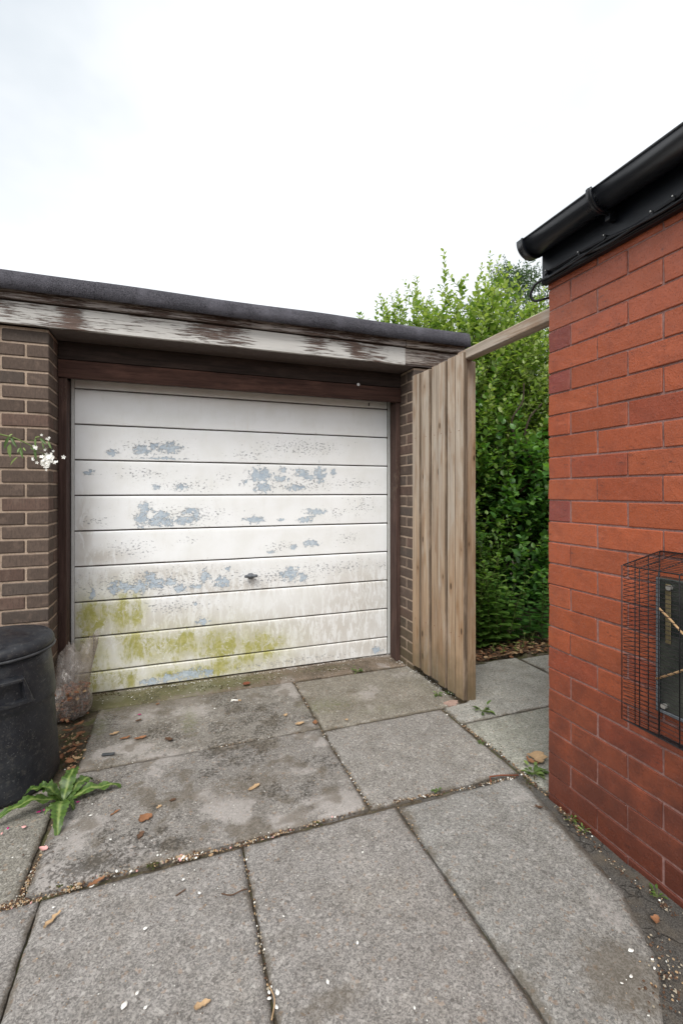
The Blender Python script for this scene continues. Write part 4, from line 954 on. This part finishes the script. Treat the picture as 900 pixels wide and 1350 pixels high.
# rosette weed in the slab joint: every leaf is a part
def big_leaf(name, parent, base, tip, width, lift, mat, teeth=9, fold=.25, tint=.5, tw=0.):
    base, tip = Vector(base), Vector(tip); ax = tip-base; L = ax.length; d = ax.normalized(); side = d.cross(Vector((0, 0, 1))).normalized(); V, Fc, tn = [], [], []
    side = Matrix.Rotation(tw, 3, d) @ side
    n = 30
    for i in range(n+1):
        f = i/n; c = base+ax*f+Vector((0, 0, lift*math.sin(f*math.pi)**.8+.004*math.sin(f*17)))
        ww = width*(math.sin(min(1, f**.75)*math.pi*.93+.06)**.85)*.5*(1+.10*((i % 2)*2-1)+.10*math.sin(f*31+tint*9)) + .0012
        rip = .005*math.sin(f*23+1)
        nn = side.cross(d)
        V += [c+side*ww*1.25+d*(.004 if i % 2 else 0)+Vector((0, 0, ww*fold+rip)), c+side*ww*.5+Vector((0, 0, ww*fold*.65-rip*.5)), c, c-side*ww*.5+Vector((0, 0, ww*fold*.65+rip*.4)), c-side*ww*1.25+Vector((0, 0, ww*fold-rip))]
        q_ = .22*math.sin(i*1.9+tint*20); tn += [tint+q_, tint-.25-q_, tint+.65, tint-.22+q_, tint-q_]
        if i:
            for k in range(4): Fc.append(((i-1)*5+k, (i-1)*5+k+1, i*5+k+1, i*5+k))
    me = py(name, V, Fc, True); at = me.attributes.new('tint', 'FLOAT', 'POINT'); at.data.foreach_set('value', np.array(tn, 'f'))
    o = link(name, me, mat, parent)
    if parent is not None and parent.parent is None: inv(o)
    return o
def G3(px, py_, z=0): x, y = gpt(px, py_, z); return (x, y, z)
wb = Vector(G3(82, 1060, .01))
weed = thing('rosette_weed', wb, 'green rosette weed with long toothed leaves beside the dustbin', 'weed')
for (px, py_, z, w_, lf, tn) in ((160, 1036, .012, .040, .020, .55), (122, 1027, .03, .052, .025, .45), (100, 1014, .06, .055, .03, .4), (76, 1100, .01, .058, .035, .5), (-8, 1086, .02, .055, .035, .5), (30, 1052, .05, .060, .04, .35), (50, 1043, .07, .05, .03, .3), (98, 1066, .012, .035, .015, .4), (60, 1072, .02, .025, .01, .6)):
    b = wb+Vector((random.uniform(-.008, .008), random.uniform(-.008, .008), 0)); big_leaf('leaf', weed, b, G3(px, py_, z), w_*.82, lf*1.3, M['leaf_w'], tint=tn, tw=random.uniform(-.25, .25))
for (px, py_, n, s, lab, cat) in ((636, 938, 9, .065, 'small limp green weed on the slab joint just past the fence post', 'weed'), (470, 886, 8, .045, 'tiny green weed on the slab before the garage threshold', 'weed'),
        (577, 917, 8, .035, 'tiny green weed left of another at the foot of the fence boards', 'weed'), (592, 914, 7, .03, 'tiny green weed nearest the fence boards, next to the post', 'weed'), (702, 1020, 12, .06, 'feathery green weed beside the red house corner', 'weed'),
        (576, 1043, 7, .022, 'tiny weed in the joint between the middle slabs', 'weed'), (634, 980, 7, .02, 'tiny weed in the long joint right of the middle slab', 'weed'), (752, 1082, 6, .03, 'small weed at the foot of the red wall near the corner', 'weed'), (768, 1096, 6, .025, 'small weed second from the corner at the foot of the red wall', 'weed'), (866, 1182, 6, .03, 'small weed far down the foot of the red wall', 'weed')):
    b = Vector(G3(px, py_, 0)); r_ = thing('small_weed', b, lab, cat); Lv = Leaves(); V, Fc = [], []
    for k in range(n*2):
        a = random.uniform(0, 6.28); d = Vector((math.cos(a), math.sin(a), random.uniform(.1, 1.))).normalized(); q = b+d*s*random.uniform(.1, .7)
        tube(V, Fc, [b, q], .0008, 4, False); Lv.add(q, d+Vector((0, 0, -.3)), Vector((0, 0, 1))+rdir()*.4, s*random.uniform(.4, .75), s*.3, random.uniform(.3, .9))
    finish_plant(r_, Lv, V, Fc, M['leaf_w'], 'stem', M['stem'])

# ================================================================ litter
def litter_leaf(px, py_, ang, L, W, mat, label, name='dead_leaf', curl=.35, cat='leaf', z=.004, group=None):
    x, y = gpt(px, py_); V, Fc = [], []; n = 8; pts = []
    for i in range(n+1):
        f = i/n; ww = W*(math.sin(f*math.pi*.92+.1)**.7)*.5*(1+.45*random.uniform(-1, 1)); bend = curl*L*(4*(f-.5)**2)*.4; sway = .12*L*math.sin(f*3.2)+.05*L*random.uniform(-1, 1)
        for k in (-1, -.4, .4, 1): V.append(((f-.5)*L, k*ww+sway, bend+abs(k)*ww*curl*random.uniform(.7, 1.3)+.001))
    for i in range(n):
        for k in range(3): Fc.append((i*4+k, (i+1)*4+k, (i+1)*4+k+1, i*4+k+1))
    b = len(V); V += [(v[0], v[1], v[2]-.0012) for v in V]
    Fc += [tuple(b+q for q in reversed(f)) for f in Fc]
    ring = [i*4 for i in range(n+1)]+[n*4+1, n*4+2]+[i*4+3 for i in range(n, -1, -1)]+[2, 1]
    for k in range(len(ring)): k2 = (k+1) % len(ring); Fc.append((ring[k], ring[k2], ring[k2]+b, ring[k]+b))
    o = link(name, py(name, V, Fc, True), mat, loc=(x, y, z+.003)); o.rotation_euler = (random.uniform(-.1, .1), random.uniform(-.1, .1), ang); tag(o, label, cat, group); return o
for a in [(69, 1219, R(60), .060, .014, M['tan'], 'long tan curved leaf on the front left slab'), (267, 1331, R(5), .040, .016, M['tan'], 'tan leaf lying low on the front slab near the bottom edge'),
          (192, 1083, R(20), .050, .038, M['dry'], 'orange brown curled leaf in the middle of the big left slab'), (57, 1123, R(-30), .034, .018, M['palepink'], 'pale pinkish leaf beside the left joint below the weed'),
          (185, 976, R(5), .060, .018, M['dry'], 'flat reddish brown leaf on the upper left slab'), (165, 976, R(5), .050, .022, M['dry'], 'wider reddish leaf left of the flat one on the upper left slab'), (151, 970, R(30), .05, .016, M['tan'], 'narrow tan leaf left on the upper left slab'),
          (222, 978, R(-60), .05, .03, M['dryd'], 'dark dead leaf on the upper left slab'), (325, 904, R(10), .05, .035, M['rust'], 'reddish stone like leaf near the garage threshold'), (395, 957, R(10), .055, .022, M['tan'], 'cream curled leaf next to the crossing of slab joints'),
          (416, 955, R(70), .04, .025, M['dry'], 'orange leaf right on the crossing of slab joints'), (377, 945, R(60), .03, .018, M['tan'], 'small tan leaf above the cream curled one'), (457, 951, R(40), .02, .015, M['tan'], 'small tan fleck of leaf on the upper right slab'),
          (335, 1042, R(20), .055, .022, M['tan'], 'faint tan leaf in the centre of the big left slab'), (228, 1058, R(10), .026, .014, M['dryd'], 'small dark brown leaf on the big left slab'), (210, 1067, R(30), .022, .014, M['tan'], 'small yellow brown leaf above the orange curled one'),
          (152, 1075, R(35), .040, .008, M['dry'], 'thin sliver of reddish leaf right of the weed'), (127, 1168, R(35), .055, .016, M['dry'], 'thin brown leaf across the wide left joint'), (186, 1105, R(60), .035, .02, M['dryd'], 'dark shrivelled leaf below the orange curled one'),
          (183, 952, R(0), .03, .02, M['dryd'], 'dark small leaf near the left of the threshold'), (711, 1003, R(50), .085, .065, M['tan'], 'large dry brown leaf propped against the red house corner'), (701, 1006, R(110), .06, .035, M['dry'], 'smaller dry leaf beside the large one at the red house corner'),
          (865, 1217, R(30), .03, .018, M['dry'], 'brown leaf on the dark strip beside the red wall'), (208, 930, R(15), .02, .012, M['dry'], 'small leaf on the mossy threshold'), (710, 1066, R(140), .03, .012, M['dryd'], 'dark sliver of leaf on the slab near the house corner')]:
    litter_leaf(*a)
heap = [(94, 985), (100, 975), (88, 990), (104, 985), (97, 1000), (92, 1008), (108, 968), (86, 975), (99, 963), (112, 977), (90, 967), (96, 992), (104, 957), (84, 1000), (94, 1015), (101, 1002)]
for i, (a, b) in enumerate(heap):
    litter_leaf(a+random.uniform(-2, 2), b+random.uniform(-2, 2), random.uniform(0, 6.28), random.uniform(.035, .06), random.uniform(.015, .03), random.choice([M['dry'], M['dry'], M['tan'], M['dryd']]),
                'dead brown leaf in the drift between dustbin and slab', z=random.uniform(.0, .012), group='dead leaves drifted beside the dustbin')
def petal(px, py_, s, mat, label, group, name='petal', cat='petal', el=.8):
    x, y = gpt(px, py_); n = 8; a0 = random.uniform(0, 6.28); V = [(0, 0, .0015)]
    for k in range(n): a = k/n*6.28; r = s*random.uniform(.8, 1.1)*(el if k % 4 else 1); V.append((r*math.cos(a), r*math.sin(a)*el, .0012+.002*random.random()))
    Fc = [(0, k+1, (k+1) % n+1) for k in range(n)]; b = len(V); V += [(v[0], v[1], v[2]-.001) for v in V]; Fc += [(b, b+(k+1) % n+1, b+k+1) for k in range(n)]; Fc += [(k+1, b+k+1, b+(k+1) % n+1, (k+1) % n+1) for k in range(n)]
    o = link(name, py(name, V, Fc, True), mat, loc=(x, y, .004+.004)); o.rotation_euler = (0, 0, a0); tag(o, label, cat, group); return o
for (a, b, s, lab) in ((71, 1200, .005, 'white petal just above the long tan leaf'), (164, 1330, .011, 'largest white petal on the front slab near the bottom left'), (181, 1314, .006, 'white petal just above the largest one'), (192, 1333, .006, 'small pale petal right of the largest one'),
        (192, 1228, .007, 'white petal alone in the middle of the front left slab'), (242, 1163, .007, 'white petal near the wide joint on the front left slab'), (263, 1181, .007, 'white petal right and below another near the wide joint'),
        (478, 1127, .005, 'white petal in the upper part of the front centre slab'), (471, 1247, .006, 'white petal in the middle of the front centre slab'), (432, 1299, .007, 'cream petal low on the front centre slab'), (546, 1334, .005, 'pale petal near the bottom edge of the front centre slab'),
        (366, 1313, .009, 'white petal right of the front joint near the bottom'), (355, 1313, .006, 'white petal in the front joint near the bottom'), (355, 1321, .006, 'white petal in the front joint below another'), (365, 1333, .006, 'lowest white petal beside the front joint'),
        (374, 1212, .004, 'tiny white petal right of the front joint'), (831, 1257, .009, 'larger white fleck on the right slab by the dark strip'), (831, 1292, .006, 'white fleck below the larger one on the right slab'), (862, 1281, .005, 'white fleck on the edge of the dark strip'), (859, 1269, .005, 'pale fleck just above another on the edge of the dark strip'),
        (819, 1301, .004, 'tiny pale fleck left on the right slab'), (854, 1344, .004, 'tiny pale fleck at the bottom of the right slab'), (120, 1078, .008, 'white petal right of the weed'), (122, 1063, .004, 'small white petal right of the weed stem'), (146, 1110, .006, 'white petal on the big left slab below the weed'),
        (208, 1131, .006, 'white petal above the wide joint'), (154, 1152, .007, 'white petal in the wide joint'), (121, 1172, .008, 'white petal below the wide joint'), (17, 1134, .004, 'tiny petal on the far left slab'), (306, 926, .012, 'white scrap on the upper left slab near the threshold'), (283, 936, .007, 'white speck on the upper left slab')):
    petal(a, b, s, M['white'], lab, 'white petals scattered over the paving', 'white_petal')
for (a, b, s, m, lab) in ((184, 944, .010, M['pink'], 'magenta petal on the upper left slab'), (60, 1070, .010, M['pink'], 'magenta petal under the weed'), (52, 1073, .009, M['pink'], 'left of two magenta petals under the weed'), (11, 1095, .007, M['pink'], 'magenta petal on the far left slab'), (32, 1093, .010, M['palepink'], 'pale pink petal on the far left slab'),
        (103, 1060, .007, M['pink'], 'magenta petal right of the weed centre'), (3, 1102, .006, M['palepink'], 'small pale pink petal at the left edge')):
    petal(a, b, s, m, lab, 'pink petals around the weed', 'pink_petal')
x, y = gpt(143, 997)
sl = tag(link('slate_chip', box_mesh('slate_chip', -.028, .028, -.009, .009, 0, .007, bev=.002, jit=.002), M['slate'], loc=(x, y, .007)), 'dark grey slate chip on the upper left slab', 'stone chip'); sl.rotation_euler = (0, 0, R(-8))
x, y = gpt(307, 925.5); V, Fc = [], []; tube(V, Fc, [(-.03, 0, .004), (.012, 0, .004)], .004, 10)
cg = thing('cigarette_end', (x+.02, y, .004), 'white cigarette end on the upper left slab', 'cigarette end', rz=R(-25))
link('paper_tube', py('paper_tube', V, Fc, True), M['white'], cg); V, Fc = [], []; tube(V, Fc, [(.0125, 0, .004), (.030, 0, .004)], .0041, 10); link('filter', py('filter', V, Fc, True), M['tan'], cg)
a, b = G3(645, 1025, .006), G3(678, 1021, .008)
tag(link('rusty_wire', tube_mesh('rusty_wire', [G3(647, 1031, .004), G3(645, 1024, .008), G3(660, 1022, .012), G3(683, 1022, .01)], .003, 6), M['rust']), 'bent rusty wire lying across the slab joint near the house corner', 'wire')
for P, lab in (([G3(292, 1178, .004), G3(305, 1180, .008), G3(318, 1174, .008), G3(326, 1172, .004)], 'thin dark twig left of the front joint'), ([G3(232, 1181, .003), G3(245, 1172, .005)], 'tiny twig on the front left slab'), ([G3(640, 868, .02), G3(668, 862, .03), G3(690, 855, .05)], 'pale bent twig on the path at the bed edge'), ([G3(355, 1300, .004), G3(362, 1318, .008), G3(358, 1345, .004)], 'thin dry twig lying along the front joint near the bottom edge')):
    tag(link('twig', tube_mesh('twig', smoothline(P, 4), .0018, 5), M['dryd'] if 'dark' in lab or 'tiny' in lab else M['tan']), lab, 'twig')
# debris in the joints
def along(px, n, spread, smin, smax, w_=(5, 3, 3, 2, 2), z=-.004):
    P = [Vector(gpt(*p)).to_3d() for p in px]; L_ = [0]
    for i in range(len(P)-1): L_.append(L_[-1]+(P[i+1]-P[i]).length)
    r = []
    for _ in range(n):
        t = random.random()*L_[-1]; i = max(k for k in range(len(P)-1) if L_[k] <= t); q = P[i].lerp(P[i+1], (t-L_[i])/(L_[i+1]-L_[i]+1e-9))
        dens = mnoise.noise((q.x*7, q.y*7, 4))
        if dens < -.15 and random.random() < .7: continue
        k = random.choices(range(5), w_)[0]; r.append((q.x+random.gauss(0, spread), q.y+random.gauss(0, spread), z+random.uniform(0, .005), random.uniform(smin, smax), k))
    return r
D = []
D += along([(0, 1197), (53, 1185), (133, 1155), (280, 1123), (380, 1095), (485, 1064)], 760, .007, .0015, .0052, (5, 5, 8, .7, .7))
D += along([(180, 1142), (300, 1118)], 200, .005, .0025, .0065, (6, 4, 4, 1.6, 1.4)); D += along([(0, 1195), (60, 1182), (110, 1165)], 260, .008, .002, .005, (5, 3, 7, .4, 0))
D += along([(485, 1062), (580, 1046), (681, 1024)], 260, .005, .002, .005, (3, 3, 5, 1, 0)); D += along([(75, 1085), (45, 1150), (22, 1190)], 300, .006, .0015, .005, (4, 3, 6, .5, 0))
D += along([(100, 1022), (200, 998), (380, 970), (421, 958)], 160, .004, .002, .004, (3, 3, 5, 1, 0)); D += along([(386, 896), (421, 958), (485, 1061)], 180, .005, .002, .005, (4, 3, 5, 1, 0))
D += along([(584, 936), (609, 955), (681, 1012), (721, 1048)], 260, .006, .002, .006, (4, 2, 5, .5, 0)); D += along([(323, 1130), (342, 1230), (360, 1345)], 90, .005, .0015, .0045, (2, 4, 6, .8, 0))
D += along([(525, 1063), (620, 1215), (703, 1350)], 110, .004, .0015, .004, (4, 3, 5, .5, 0)); D += along([(735, 1065), (820, 1150), (900, 1215)], 340, .010, .0015, .005, (1.5, 3, 9, .25, 0), .0)
D += along([(560, 885), (620, 925)], 200, .012, .002, .005, (2, 3, 4, 2, 0), .0); D += along([(870, 1250), (890, 1340)], 160, .03, .0015, .005, (2, 3, 8, .3, 0), .003)
chips('joint_debris', D, [M['tan'], M['grit'], M['dryd'], M['white'], M['palepink']], 'crumbs of dry seed, grit and petals packed in the slab joints', 'debris', flat=.5)
D = along([(113, 918), (200, 908), (300, 894), (400, 880), (515, 862)], 560, .007, .0015, .0045, (0, 2, 0, 7, 0), .001); D += along([(113, 925), (300, 903), (515, 870)], 260, .05, .0015, .004, (0, 1, 0, 5, 0), .001)
D += along([(520, 868), (560, 895), (600, 920)], 180, .02, .0015, .005, (0, 2, 0, 5, 0), .001)
chips('paint_flakes', D, [M['chip'], M['grit'], M['chip'], M['chip'], M['chip']], 'white paint flakes fallen along the foot of the garage door', 'paint flakes', flat=.25)
D = []
for _ in range(500):
    q = gpt(random.uniform(20, 420), random.uniform(925, 1190)); D.append((q[0], q[1], .006, random.uniform(.0012, .003), random.choice([0, 1, 2, 2])))
for _ in range(420):
    q = gpt(random.uniform(0, 860), random.uniform(1080, 1349)); D.append((q[0], q[1], .002, random.uniform(.0009, .0022), random.choice([0, 1, 2, 2])))
for _ in range(150):
    q = gpt(random.gauss(97, 9), random.gauss(985, 18)); D.append((q[0], q[1], .0, random.uniform(.003, .010), random.choice([0, 2])))
chips('surface_grit', D, [M['tan'], M['chip'], M['dryd']], 'fine grit and leaf crumbs scattered over the slabs', 'grit', flat=.4)
D = []
for (px, py_, sx, sy, n) in ((253, 1113, 6, 4, 60), (198, 1115, 6, 4, 45), (200, 1140, 7, 4, 60), (235, 1115, 10, 5, 25), (145, 1140, 10, 10, 40), (120, 1150, 14, 6, 30), (75, 1165, 12, 6, 40), (420, 1085, 6, 3, 15), (260, 905, 60, 4, 90), (330, 893, 40, 4, 60), (150, 915, 30, 5, 60), (215, 962, 10, 6, 20), (440, 883, 20, 3, 50), (660, 985, 5, 6, 15), (700, 1028, 10, 8, 40)):
    for _ in range(n):
        q = gpt(random.gauss(px, sx*.6), random.gauss(py_, sy*.6)); D.append((q[0], q[1], .000, random.uniform(.002, .006), random.choice([0, 1])))
chips('moss', D, [M['moss'], M['dirtm']], 'dark moss cushions growing on slabs and joints', 'moss', flat=.45)
D = []
for _ in range(900):
    x = random.uniform(1.98, 3.4); y = 2.84+abs(random.gauss(0, .16)); D.append((x, y, random.uniform(0, .03), random.uniform(.008, .024), random.choice([0, 1, 2, 2])))
chips('leaf_litter', D, [M['tan'], M['dry'], M['dryd']], 'brown leaf litter along the planting bed edge', 'leaf litter', flat=.15)
